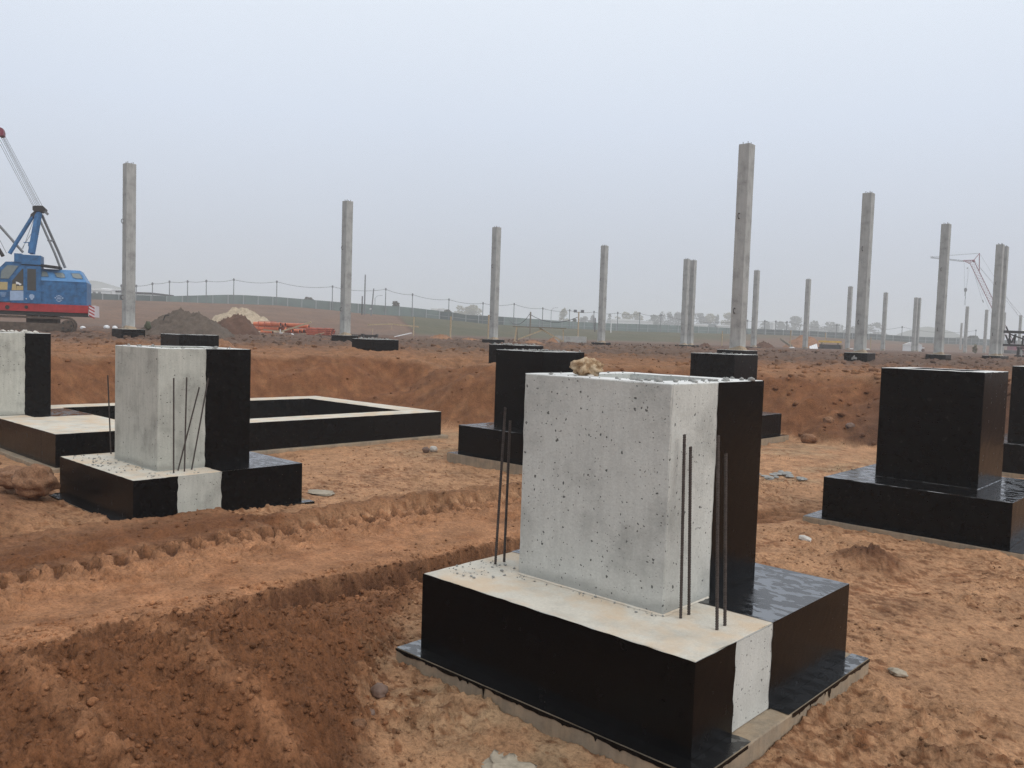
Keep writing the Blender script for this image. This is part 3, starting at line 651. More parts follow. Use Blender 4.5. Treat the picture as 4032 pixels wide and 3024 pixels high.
def foundation(label, x1, y0, L, W, z, h, ped, H, mode='black', slab=.13, slab_t=.12, group='socket foundations in the pit', seed=0, stripe=None, pstripe=None, hole=True, cmat='concrete', ped_back=None):
    root = empty('foundation', (x1, y0, z), 0, label, 'foundation', group)
    px0, px1, py0, py1 = ped[0]-x1, ped[1]-x1, ped[2]-y0, ped[3]-y0
    top = H-z
    hl = None
    if hole:
        m_ = .22; hl = (px0+m_, px1-m_, py0+m_, py1-m_, .45)
    black = mode == 'black'
    sb = rough_box(-L-slab, slab, -slab, W+slab, -slab_t-.25, 0, .008, .14, .006, seed=seed+1).build('blinding_slab', M['slab'], root)
    ft = rough_box(-L, 0, 0, W, 0.001, h, .008, .10, .003, seed=seed+2, topmat=1).build('footing', [M['bitumen'], M['bitumen_wet']] if black else [M[cmat], M['concrete_top']], root)
    pd = rough_box(px0, px1, py0, py1, h+.001, top, .009, .10, .003, hl, seed+3, topmat=1).build('pedestal', [M['bitumen'] if black else M[cmat], M['concrete_cap']], root)
    s = slab
    if black:
        film('bitumen_coating', (-L-s+.004, -s+.004, 0), (1, 0, 0), (0, 1, 0), L+2*s-.008, s+.02, M['bitumen_wet'], sb, off=.004, step=.1)
        film('bitumen_coating', (.0, .02, 0), (1, 0, 0), (0, 1, 0), s-.004, W-.04, M['bitumen_wet'], sb, off=.004, step=.1)
        film('bitumen_coating', (-L-s+.004, .02, 0), (1, 0, 0), (0, 1, 0), s-.004, W-.04, M['bitumen_wet'], sb, off=.004, step=.1)
        film('bitumen_coating', (.0, W-.02, 0), (1, 0, 0), (0, 1, 0), s-.004, s+.016, M['bitumen_wet'], sb, off=.004, step=.1)
    else:
        ya, yb, yp = stripe[0]-y0, stripe[1]-y0, pstripe-y0
        # footing: front, right in two pieces either side of the bare stripe, top beyond the stripe, back and left
        film('bitumen_coating', (-L-.0035, 0, .0), (1, 0, 0), (0, 0, 1), L+.007, h-.002, M['bitumen'], ft, (0, 0, 0, .006), seed)
        film('bitumen_coating', (0, -.0038, .0), (0, 1, 0), (0, 0, 1), ya+.0038, h-.002, M['bitumen'], ft, (0, .022, 0, .006), seed+1)
        film('bitumen_coating', (0, yb, .0), (0, 1, 0), (0, 0, 1), W-yb+.003, h+.0025, M['bitumen'], ft, (.022, 0, 0, 0), seed+2)
        film('bitumen_coating', (-L, yb, h), (1, 0, 0), (0, 1, 0), L+.0035, W-yb, M['bitumen_wet'], ft, (0, 0, .02, 0), seed+3)
        film('bitumen_coating', (0, W, 0), (-1, 0, 0), (0, 0, 1), L, h, M['bitumen'], ft, seed=seed+4, step=.3)
        film('bitumen_coating', (-L, W, 0), (0, -1, 0), (0, 0, 1), W, h-.004, M['bitumen'], ft, (0, 0, 0, .006), seed+5)
        # pedestal: right flank beyond the brush line, back, left flank
        film('bitumen_coating', (px1, yp, h), (0, 1, 0), (0, 0, 1), py1-yp, top-h-.002, M['bitumen'], pd, (.014, 0, 0, 0), seed+6)
        film('bitumen_coating', (px1, py1, h), (-1, 0, 0), (0, 0, 1), px1-px0, top-h, M['bitumen'], pd, seed=seed+7, step=.3)
        film('bitumen_coating', (px0, py1, h), (0, -1, 0), (0, 0, 1), py1-yp, top-h-.002, M['bitumen'], pd, (0, .014, 0, 0), seed+8)
        # blinding slab top: left bare below the stripe
        film('bitumen_coating', (-L-s+.003, -s+.003, 0), (1, 0, 0), (0, 1, 0), L+2*s-.006, s+.004, M['bitumen_wet'], sb, (0, 0, 0, 0), seed+9, .004)
        film('bitumen_coating', (.004, .006, 0), (1, 0, 0), (0, 1, 0), s-.006, ya-.01, M['bitumen_wet'], sb, (0, 0, 0, .05), seed+10, .004)
        film('bitumen_coating', (.004, yb+.02, 0), (1, 0, 0), (0, 1, 0), s-.006, W-yb+s-.024, M['bitumen_wet'], sb, (0, 0, .05, 0), seed+11, .004)
        film('bitumen_coating', (-L-s+.003, .006, 0), (1, 0, 0), (0, 1, 0), s-.006, W+s-.01, M['bitumen_wet'], sb, (0, 0, 0, 0), seed+12, .004)
        slab_drips(sb, (-L-s, -s, 0), (s, -s, 0), 0, seed+13, .004)
        slab_drips(sb, (s, -s, 0), (s, ya-.05, 0), 0, seed+14, .004); slab_drips(sb, (s, yb+.05, 0), (s, W+s, 0), 0, seed+15, .004)
        # skim of cement slurry along the foot of the pedestal
    return root
def rebar(parent, a, b, r=.008):
    a, b = Vector(a), Vector(b); L = (b-a).length; mb = MB(); n = 8; d = (b-a).normalized(); q = d.to_track_quat('Z', 'Y')
    X, Y = q @ Vector((1, 0, 0)), q @ Vector((0, 1, 0)); k = int(L/.0075); vs = []
    for i in range(k+1):
        c = a+d*(L*i/k); rr = r*(1.13 if i % 2 else .94)
        for j in range(n):
            w_ = 2*math.pi*j/n; skew = d*(.004*math.sin(w_))
            vs.append(c+skew+(X*math.cos(w_)+Y*math.sin(w_))*rr)
    fs = [(i*n+j, i*n+(j+1) % n, (i+1)*n+(j+1) % n, (i+1)*n+j) for i in range(k) for j in range(n)]+[tuple(range(n-1, -1, -1)), tuple(range(k*n, k*n+n))]
    return mb.add(vs, fs).build('rebar', M['rebar'], parent)

def rel(root, p): return Vector(p)-root.location
HT = 1.971
F1 = foundation('large pale concrete foundation in the foreground, yellow rock on top, right flank painted black', 0, 0, 2.174, 2.11, 0, .54, (-1.73, -.523, .504, 1.70), HT, 'bare', .128, .12, seed=10, stripe=(.441, .905), pstripe=1.06)
for a, b in (((-2.002, .55, .54), (-2.02, .623, 1.699)), ((-2.003, .646, .54), (-2.035, .697, 1.597)), ((-.423, .546, .54), (-.476, .584, 1.66)), ((-.424, .643, .54), (-.481, .67, 1.579)),
             ((-.167, .529, .54), (-.233, .556, 1.681)), ((-.172, .633, .54), (-.232, .657, 1.566))):
    rebar(F1, rel(F1, a), rel(F1, b), .0095)
F2 = foundation('half black, half bare concrete foundation at left with crossed bent rebar before it', -7.876, .372, 2.406, 2.346, -.188, .536, (-9.679, -8.34, .868, 2.163), 1.93, 'bare', .13, .12, seed=40, stripe=(.922, 1.505), pstripe=1.51, cmat='concrete2')
for a, b in (((-10.136, 1.002, .348), (-10.241, .992, 1.476)), ((-8.108, .977, .348), (-8.183, 1.001, 1.555)), ((-8.14, 1.134, .348), (-8.195, 1.178, 1.561)),
             ((-8.25, 1.10, .348), (-8.215, 1.36, 1.43)), ((-8.22, 1.27, .348), (-8.19, 1.47, 1.55))):
    rebar(F2, rel(F2, a), rel(F2, b), .0095)
F3 = foundation('all-black foundation on the sand right of the big pale one, broad face toward the viewer', -.034, 7.154, 2.227, 2.2, -.052, .541, (-1.819, -.562, 7.805, 9.021), HT, seed=70, slab=.18)
F4 = foundation('all-black foundation partly hidden behind the left edge of the big pale pedestal', -7.195, 7.136, 2.15, 2.15, -.032, .54, (-8.87, -7.67, 7.61, 8.81), HT, seed=80, slab=.15)
F5 = foundation('all-black foundation whose block rises behind the right end of the big pale one', -7.0, 13.909, 2.15, 2.15, -.017, .54, (-8.675, -7.475, 14.384, 15.584), HT, seed=90, slab=.15)
F9 = foundation('black foundation cut off by the right edge of the picture', -.051, 14.243, 2.15, 2.15, -.045, .54, (-1.726, -.526, 14.718, 15.918), HT, seed=95, slab=.15)

def stub_block(label, x1, y1near, size, H, depth, seed, group='buried foundation tops on the upper ground'):
    root = empty('foundation', (x1, y1near, H-depth), 0, label, 'foundation', group)
    m_ = .2
    rough_box(-size, 0, 0, size, 0, depth, .010, .16, .006, (-size+m_, -m_, m_, size-m_, .35), seed, topmat=1).build('pedestal', [M['bitumen'], M['concrete_cap']], root)
    return root
stub_block('black foundation top jutting from the bank behind the black block', -14.72, 14.6, 1.2, HT, 1.3, 101)
stub_block('low black foundation top just behind the left half-painted foundation', -21.81, 7.55, 1.25, HT, .9, 102)
stub_block('low black foundation top with earth heaped at its foot, right of the second column', -21.49, 14.40, 1.2, HT, .9, 103)

# foundation with strip beams closing a rectangle, far left
RZ, RH_ = -.15, .554
ring = empty('foundation', (-12.36, 1.007, RZ), 0, 'pale foundation at the left edge joined to a rectangle of low black strip beams', 'foundation', 'socket foundations in the pit')
def rloc(x, y): return x+12.36, y-1.007
bw = .67
rb = rough_box(-bw, 0, 0, 8.436, .001, RH_, .008, .2, .005, seed=120, topmat=1).build('strip_beam', [M['bitumen'], M['concrete_top']], ring)
rb2 = rough_box(-4.5, -bw-.002, 8.436-bw, 8.434, .001, RH_-.001, .008, .2, .005, seed=121, topmat=1).build('strip_beam', [M['bitumen'], M['concrete_top']], ring)
rb3 = rough_box(-4.5-bw, -4.502, .4, 8.432, .001, RH_+.001, .008, .2, .005, seed=122, topmat=1).build('strip_beam', [M['bitumen'], M['concrete_top']], ring)
fb = rough_box(-5.6, -bw-.002, .001, 1.63, .001, RH_-.0005, .008, .15, .005, seed=123, topmat=1).build('footing', [M['bitumen'], M['concrete_top']], ring)
film('bitumen_coating', (-4.3, .55, RH_), (1, 0, 0), (0, 1, 0), 1.55, 1.07, M['bitumen_wet'], fb, (0, .05, .02, 0), 125, .004)
rough_box(-5.75, .13, -.13, 8.56, -.35, 0, .008, .3, .006, seed=124).build('blinding_slab', M['slab'], ring)
pr = rough_box(-3.276-1.24, -3.276, 1.007-1.24, 1.007, RH_+.002, HT-RZ+.02, .01, .1, .004, (-3.276-1.0, -3.276-.24, 1.007-1.0, 1.007-.24, .4), 126, topmat=1).build('pedestal', [M['concrete2'], M['concrete_cap']], ring)
film('bitumen_coating', (-3.276, .545, RH_), (0, 1, 0), (0, 0, 1), 1.007-.545, HT-RZ-RH_+.015, M['bitumen'], pr, (.015, 0, 0, 0), 127)

# ------------------------------------------------------------------ columns
SH = .435; TOPZ = 9.0*1.055
def make_column_mesh(loop_side=True):
    hgt = TOPZ-2.0
    mb = rough_box(-SH, 0, 0, SH, -.35, hgt, .012, .5, .0015, seed=300)
    return mb.mesh('shaft', M['column'])
col_shaft = make_column_mesh()
def loop_mesh():
    mb = MB(); pts = [(0.0, 0, -.09), (0.07, 0, -.11), (.11, 0, -.03), (.10, 0, .05), (.05, 0, .09), (0, 0, .08)]
    for a, b in zip(pts, pts[1:]): mb.tube(a, b, .014, n=6)
    return mb.mesh('lifting_loop', M['dark'])
def dowel_mesh():
    mb = MB(); mb.tube((0, 0, 0), (0, 0, .10), .012, n=6); return mb.mesh('dowel', M['dark'])
LOOP, DOWEL = loop_mesh(), dowel_mesh()
def mortar_mesh():
    mb = MB(); mb.add([(-SH-.05, -.06, 0), (.10, -.05, 0), (.06, SH+.05, 0), (-SH-.04, SH+.04, 0), (-SH-.002, -.002, .05), (.004, -.004, .17), (.004, SH+.003, .10), (-SH-.003, SH+.003, .04)],
                      [(0, 1, 5, 4), (1, 2, 6, 5), (2, 3, 7, 6), (3, 0, 4, 7)]); return mb.mesh('mortar_fillet', M['slab'])
MORT = mortar_mesh()
column0 = empty('concrete_column', (0, 0, 2.0), 0, 'c', 'column', 'precast concrete columns on the site')
link('shaft', col_shaft, column0)
link('lifting_loop', LOOP, column0, (-SH*.62, -.004, 4.9), (0, 0, math.radians(-90))); link('lifting_loop', LOOP, column0, (-SH*.62, -.004, 1.45), (0, 0, math.radians(-90)))
for dx, dy in ((-.12, .10), (-.12, SH-.10), (-SH+.12, .10), (-SH+.12, SH-.10)): link('dowel', DOWEL, column0, (dx, dy, TOPZ-2.0-.01))
link('mortar_fillet', MORT, column0, (0, 0, .0))
used = [False]
def column(label, x, y, dz=0.0):
    o = column0 if not used[0] else copy_tree(column0)
    used[0] = True; o['label'] = label; o.location = (x, y, 2.0+dz); return o
def stub(label, x, y, size=1.08, h=.62, pair=0.0, seed=0, z=2.0):
    cx, cy = x-SH/2, y+SH/2+pair/2
    root = empty('foundation', (cx, cy, z-h), 0, label, 'foundation', 'black footings under the columns')
    rough_box(-size/2, size/2, -size/2-pair/2, size/2+pair/2, 0, h, .012, .3, .008, seed=seed, topmat=1).build('pedestal', [M['bitumen'], M['concrete_cap']], root)
    return root
column('tall grey concrete column standing between the blue crane and the gravel heap', -36.69, 12.1)
column('tall grey concrete column right of the orange pipe stacks', -36.69, 24.14)
column('tall grey concrete column just left of the trestle table of rough planks', -36.9, 36.4)
column('tall grey concrete column right of the long pale concrete block', -36.9, 48.48)
column('left one of the close column pair, left of the tallest column', -36.6, 60.12)
column('right one of the close column pair, left of the tallest column', -36.65, 61.3)
column('tallest and nearest concrete column, seen over the black block behind the pale foundation', -12.51, 24.25)
column('second tallest concrete column, on a black footing on open brown earth', -12.48, 36.28)
column('third tallest concrete column at right, left of the distant red lattice boom', -12.43, 48.31)
column('front one of the thick column pair before the red lattice boom', -12.23, 59.78)
column('rear one of the thick column pair before the red lattice boom', -12.25, 61.1)
column('slim distant column immediately right of the tallest column', -36.26, 72.62)
column('slim distant column beside the white sheet-metal scrap', -36.23, 84.6)
column('slim distant column just left of the second tallest column', -36.27, 96.65)
column('slim distant column between the second tallest column and the white shed', -36.25, 108.57)
column('left one of the slim distant pair in front of the white shed', -36.1, 120.2)
column('right one of the slim distant pair in front of the white shed', -36.0, 121.2)
column('far slim column under the hanging hook of the red crane', -36.1, 145.79)
column('far slim column just left of the thick column pair', -36.05, 157.49)
column('far slim column peeping out right of the thick column pair', -35.76, 168.59)
column('far slim column behind the dark steel trusses at the right edge', -35.46, 179.8)
column('shortest and farthest column, half hidden by the one under the crane hook', -59.6, 233.0)
for k, (lb, x, y, h, pr_) in enumerate((('low black footing under the column beside the blue crane', -36.69, 12.1, .62, 0), ('low black footing under the column beside the pipes', -36.69, 24.14, .6, 0),
        ('flat black footing under the column beside the plank trestle', -36.9, 36.4, .5, 0), ('flat black footing under the column right of the concrete block', -36.9, 48.48, .5, 0), ('wide flat black footing under the close pair of columns', -36.6, 60.12, .5, 1.2),
        ('black footing under the tallest column', -12.51, 24.25, .7, 0), ('chunky black footing with a pale smear under the second tallest column', -12.48, 36.28, .75, 0), ('black footing under the third tallest column', -12.43, 48.31, .6, 0),
        ('flat black footing under the thick pair of columns', -12.23, 59.78, .45, 1.3), ('thin dark footing under the slim column right of the tallest one', -36.26, 72.62, .3, 0), ('thin dark footing in front of the white shed', -36.1, 120.2, .3, 1.0))):
    stub(lb, x, y, 1.08, h, pr_, 400+k)
mb = MB(); P_ = Vector((-12.48+.32, 36.28-.323, 1.72))
rn = random.Random(4)
for k in range(14):
    a = rn.uniform(0, 6.28); r = rn.uniform(0, .13); s_ = rn.uniform(.02, .06); cx_, cz_ = -12.48-.28+r*math.cos(a), 1.78+r*math.sin(a)
    mb.add([(cx_-s_, 36.28+SH/2-.545, cz_-s_*.8), (cx_+s_*.8, 36.28+SH/2-.545, cz_-s_), (cx_+s_, 36.28+SH/2-.5455, cz_+s_*.9), (cx_-s_*.7, 36.28+SH/2-.5455, cz_+s_)], [(0, 1, 2, 3)])
smear = mb.build('pale_smear', M['greystone']); 
st_ = [o for o in C.objects if o.get('label', '').startswith('chunky black')][0]
smear.parent = st_; smear.matrix_parent_inverse = Matrix.Translation(-st_.location)


# ------------------------------------------------------------------ blue crawler crane
def onz(px, py, z):
    d = ray(px, py); s_ = (z-CAM[2])/d[2]; return Vector(CAM+d*s_)
CA = math.radians(65.06); AX = Vector((math.cos(CA), math.sin(CA), 0)); AY = Vector((-math.sin(CA), math.cos(CA), 0))
CO = ground(190, 45.0)
crane = empty('crawler_crane', CO, CA, 'blue crawler crane with red skirt and raised A-frame at the left edge', 'crane')
def cl(px, py, y0=0.0):
    d = Vector(ray(px, py)); o = Vector(CAM); s_ = (y0-(o-CO).dot(AY))/d.dot(AY); P = o+d*s_-CO
    return P.dot(AX), P.z
def cz(x, y, y0=0.0): return cl(x*.2411, 950+y*.2411, y0)
def ca(x, y, y0=0.0): return cl(x*.3133, 480+y*.3133, y0)
def P3(q, y): return (q[0], y, q[1])
WD = 2.9
xr_, _ = cz(1415, 900); xl_, _ = cz(660, 900); _, zskirt_t = cz(700, 1022); _, zskirt_b = cz(700, 1150); _, zside = cz(1000, 655); _, zroof = cz(1000, 455)
xred_r, _ = cz(1440, 1100)
xfront = cz(-260, 900)[0]
mb = MB(); mb.box(xfront, xred_r, 0, WD, zskirt_b, zskirt_t); skirt = mb.build('skirt_frame', M['red'], crane)
mb = MB(); mb.box(xfront+.1, xred_r+.04, .06, WD-.06, zskirt_b-.2, zskirt_b-.003); mb.build('turntable_underside', M['dark'], crane)
mb = MB(); x_, z_ = cz(430, 1075); mb.tube((x_, -.03, z_), (x_, .0, z_), .09, n=10); x_, z_ = cz(120, 1075); mb.tube((x_, -.03, z_), (x_, .0, z_), .11, n=10); mb.build('pin', M['dark'], skirt)
mb = MB(); cwx = xred_r+.004
mb.prism([(cwx, zskirt_b-.16), (cwx+.34, zskirt_b-.2), (cwx+.33, zskirt_t+.02), (cwx+.03, zskirt_t-.02)], .02, WD-.02); cw = mb.build('counterweight_plate', M['pink'], crane)
for k in range(4):
    mb = MB(); z0 = zskirt_b-.14+.18*k
    mb.prism([(cwx+.03, z0), (cwx+.31, z0-.16), (cwx+.31, z0-.08), (cwx+.03, z0+.08)], .012, .018); mb.build('warning_stripe', M['red'], cw)
house = MB()
house.prism([(xl_, zskirt_t+.002), (xr_, zskirt_t+.002), (xr_, zside), (xl_, zside)], .03, WD-.03)
hs = house.build('engine_house', M['blue'], crane)
xrr = xr_-.36
mb = MB(); Y1 = .55
mb.add([(xl_, .0, zside+.002), (xr_, .0, zside+.002), (xrr, Y1, zroof), (xl_, Y1, zroof), (xl_, WD, zside+.002), (xr_, WD, zside+.002), (xrr, WD-Y1, zroof), (xl_, WD-Y1, zroof)],
       [(0, 1, 2, 3), (5, 4, 7, 6), (3, 2, 6, 7), (1, 5, 6, 2), (4, 0, 3, 7)])
roof = mb.build('house_roof', M['lightblue'], crane)
def on_slope(x, y):  # point of the sloping roof panel seen at this zoom pixel
    lo, hi = 0.0, Y1
    for _ in range(30):
        m_ = (lo+hi)/2; q = cz(x, y, m_)
        if q[1] < zside+(zroof-zside)*m_/Y1: hi = m_
        else: lo = m_
    q = cz(x, y, lo); nrm = Vector((0, -(zroof-zside), Y1)).normalized()*.015
    return Vector((q[0], lo, q[1]))+nrm
for poly in ([(668, 497), (745, 497), (770, 515), (795, 580), (668, 578)], [(885, 515), (1020, 520), (1050, 545), (1062, 600), (1000, 600), (930, 590)], [(1165, 530), (1290, 532), (1325, 560), (1350, 618), (1250, 612), (1195, 595)]):
    pts = [on_slope(*p) for p in poly]; ctr = sum(pts, Vector())/len(pts); mb = MB()
    up = Vector((0, -(zroof-zside), Y1)).normalized()*.012
    big = [ctr+(p-ctr)*1.12 for p in pts]; mb.add(big+[p+up*.7 for p in big], [tuple(range(len(big)))]+[(i, (i+1) % len(big), (i+1) % len(big)+len(big), i+len(big)) for i in range(len(big))])
    wn = mb.build('window', M['blue'], roof)
    mb = MB(); mb.add([p+up for p in pts], [tuple(range(len(pts)))]); mb.build('pane', M['glass2'], wn)
# panels, louvres, emblem on the flank
for xa, xb in ((1085, 1225), (1245, 1400)):
    (x0, z0), (x1, z1) = cz(xa, 1025), cz(xb, 700)
    mb = MB(); mb.box(x0, x1, .012, .028, z0+.02, z1); pnl = mb.build('access_panel', M['blue'], hs)
    for k in range(4):
        mb = MB(); zz = z1-.06-k*.05; mb.box(x0+.05, x1-.05, .0, .010, zz-.018, zz); mb.build('louvre', M['lightblue'], pnl)
mb = MB(); ex, ez = cz(962, 932)
for dx, dz, w_, h_ in ((0, 0, .17, .10), (0, .14, .10, .06), (0, -.16, .14, .06), (-.17, .02, .08, .07), (.17, .02, .08, .08), (-.11, -.09, .07, .05), (.11, -.09, .08, .05), (.1, .1, .06, .05), (-.1, .1, .06, .05)):
    mb.box(ex+dx-w_/2, ex+dx+w_/2, .018, .027, ez+dz-h_/2, ez+dz+h_/2)
for k in range(6):
    a = k*math.pi/3; mb.beam((ex, .012, ez), (ex+.2*math.cos(a), .012, ez+.2*math.sin(a)), .008, .03, up=(0, 1, 0))
mb.build('emblem', M['decal'], hs)
# cab
xc0 = cz(165, 900)[0]; xc1 = xl_+.02; zc_t = cz(400, 395)[1]
cab = MB(); YC = 1.15
(xa, za) = cz(340, 395); (xb, zb) = cz(165, 640)
cab.prism([(xc0, zskirt_t+.003), (xc1, zskirt_t+.003), (xc1, zc_t), (xa, zc_t), (xb, zb)], -.04, YC)
cb = cab.build('cab', M['blue'], crane)
mb = MB(); (x0, z0), (x1, z1) = cz(120, 345), cz(668, 235); zx = cz(600, 385)[1]
mb.box(cz(350, 300)[0], x1, -.06, YC+.02, zx, z1); mb.box(cz(230, 300)[0], cz(350, 300)[0], .0, YC, zx+.1, z1+.05); mb.build('cab_roof', M['blue'], crane)
(x0, z0), (x1, z1) = cz(425, 985), cz(600, 425)
mb = MB(); mb.box(x0, x1, -.058, -.041, z0, z1); door = mb.build('cab_door', M['blue'], crane)
(x0, z0), (x1, z1) = cz(448, 800), cz(590, 455); mb = MB(); mb.box(x0, x1, -.066, -.059, z0, z1); mb.build('door_window', M['darkglass'], door)
ex, ez = cz(522, 900); mb = MB(); mb.tube((ex, -.066, ez), (ex, -.059, ez), .13, n=7); mb.tube((ex, -.0665, ez-.12), (ex, -.0595, ez-.12), .07, n=6); mb.build('worn_sticker', M['decal'], door)
x0, z0 = cz(433, 940); mb = MB(); mb.tube((x0, -.10, z0), (x0, -.059, z0), .03, n=8); mb.build('door_handle', M['offwhite'], door)
tri = [cz(*p) for p in ((205, 640), (365, 450), (385, 450), (385, 800), (190, 800))]
mb = MB(); mb.prism(tri, -.062, -.041); sw = mb.build('side_window', M['darkglass'], cb)
mb = MB(); mb.prism([cz(*p) for p in ((275, 730), (383, 730), (383, 800), (272, 800))], -.066, -.063); mb.prism([cz(*p) for p in ((205, 700), (265, 690), (270, 800), (192, 800))], -.066, -.063); mb.build('seat_cushion', M['seat'], sw)
mb = MB(); mb.prism([cz(*p) for p in ((262, 660), (300, 668), (357, 700), (330, 722), (300, 700), (270, 705))], -.066, -.063); mb.build('pale_window_patch', M['white'], sw)  # white patch laid on the side window pane
mb = MB(); mb.prism([cz(*p) for p in ((165, 808), (385, 808), (385, 965), (165, 965))], -.052, -.041); mb.build('whitewashed_panel', M['decal'], cb)
fc = MB(); YF = .7
fc.prism([cz(*p) for p in ((-260, 985), (160, 985), (160, 640), (345, 395), (345, 330), (90, 330), (-60, 470), (-260, 640))], .06, 1.5); fr = fc.build('front_housing', M['blue'], crane)
mb = MB(); mb.prism([cz(*p) for p in ((5, 605), (140, 610), (300, 400), (120, 385), (20, 480))], .03, .058); mb.build('windscreen', M['glass2'], fr)
mb = MB(); mb.prism([cz(*p) for p in ((-60, 790), (118, 790), (122, 665), (-60, 660))], .035, .057); mb.build('lower_window', M['seat'], fr)
ex, ez = cz(45, 870); mb = MB()
for k in range(4): mb.box(ex-.16+.03*k, ex+.16-.02*k, .045, .058, ez+.08-.06*k, ez+.105-.06*k)
mb.build('worn_sticker', M['decal'], fr)
# walkway on top
mb = MB(); a, b = cz(665, 395, .6), cz(1000, 440, .6); mb.beam(P3(a, .6), P3(b, .6), 1.0, .12); mb.build('roof_walkway', M['dark'], crane)
# A-frame
apex = ca(488, 1090, 1.2); 
def leg(name, p, q, yp, yq, r, mat, n=8):
    mb = MB(); mb.beam(P3(p, yp), P3(q, yq), r*2, r*2.2) if n == 4 else mb.tube(P3(p, yp), P3(q, yq), r, n=n); return mb.build(name, mat, crane)
leg('a_frame_leg', ca(120, 1655, .7), ca(415, 1180, .95), .7, .95, .10, M['blue']); leg('a_frame_leg', ca(395, 1655, .45), ca(487, 1140, .95), .45, .95, .12, M['blue'], 4)
leg('a_frame_strut', ca(690, 1655, .8), ca(505, 1240, .95), .8, .95, .06, M['steelgrey']); leg('a_frame_strut', ca(745, 1655, 1.6), ca(525, 1165, 1.3), 1.6, 1.3, .07, M['steelgrey'])
leg('a_frame_strut', cz(985, 430, .8), ca(690, 1655, .8), .8, .8, .06, M['steelgrey']); leg('a_frame_strut', cz(1065, 435, 1.6), ca(745, 1655, 1.6), 1.6, 1.6, .07, M['steelgrey'])
leg('strut_tie', ca(605, 1490, .85), ca(680, 1495, 1.5), .85, 1.5, .05, M['steelgrey'])
leg('boom_backstop', ca(-10, 1300, .9), ca(290, 1640, .9), .9, .9, .065, M['steelgrey']); leg('boom_backstop', ca(-40, 1560, .5), ca(40, 1690, .5), .5, .5, .09, M['dark'])
mb = MB(); mb.prism([ca(*p, .8) for p in ((408, 1060), (425, 1052), (535, 1052), (572, 1085), (568, 1110), (520, 1130), (470, 1118), (430, 1128), (408, 1105))], .8, 1.6); mb.build('sheave_block', M['dark'], crane)
mb = MB(); mb.beam(P3(ca(545, 1110, .9), .9), P3(ca(605, 1165, .9), .9), .1, .13); mb.build('limit_arm', M['steelgrey'], crane)
mb = MB(); mb.prism([ca(*p, .85) for p in ((385, 1160), (425, 1125), (470, 1130), (460, 1205), (375, 1205))], .85, 1.4); mb.build('frame_head', M['dark'], crane)
mb = MB(); mb.prism([ca(*p, .8) for p in ((355, 1510), (400, 1500), (395, 1565), (352, 1560))], .8, 1.0); mb.beam(P3(ca(295, 1515, .9), .9), P3(ca(360, 1517, .9), .9), .03, .04); mb.build('limit_switch_box', M['blue'], crane)
for a, b in (((430, 1210), (285, 1600)), ((440, 1330), (270, 1600)), ((410, 1390), (360, 1640)), ((-5, 1480), (80, 1650)), ((362, 1560), (360, 1640))):
    mb = MB(); mb.tube(P3(ca(*a, 1.0), 1.0), P3(ca(*b, 1.0), 1.0), .012, n=5); mb.build('rope', M['steelgrey'], crane)
for k, (a, b) in enumerate((((0, 280), (412, 1055)), ((0, 225), (428, 1055)), ((8, 180), (452, 1055)), ((20, 172), (472, 1055)), ((28, 170), (490, 1055)), ((38, 165), (505, 1055)), ((48, 150), (530, 1055)))):
    mb = MB(); yy = .9+.08*k; p, q = ca(*a, yy), ca(*b, yy); mb.tube(P3(p, yy), P3(q, yy), .009, n=5); mb.build('rope', M['dark'], crane)
mb = MB(); mb.prism([ca(*p, .9) for p in ((-60, 60), (5, 68), (35, 82), (45, 120), (42, 165), (0, 175), (-60, 140))], .9, 1.5); mb.build('bridle_block', M['crane_red'], crane)
for k in range(2):
    mb = MB(); mb.tube(P3(ca(-50, 90, 1.0), 1.0+.3*k), P3(ca(-330, -330, 1.0), 1.0+.3*k), .02, n=5); mb.build('pendant', M['steelgrey'], crane)
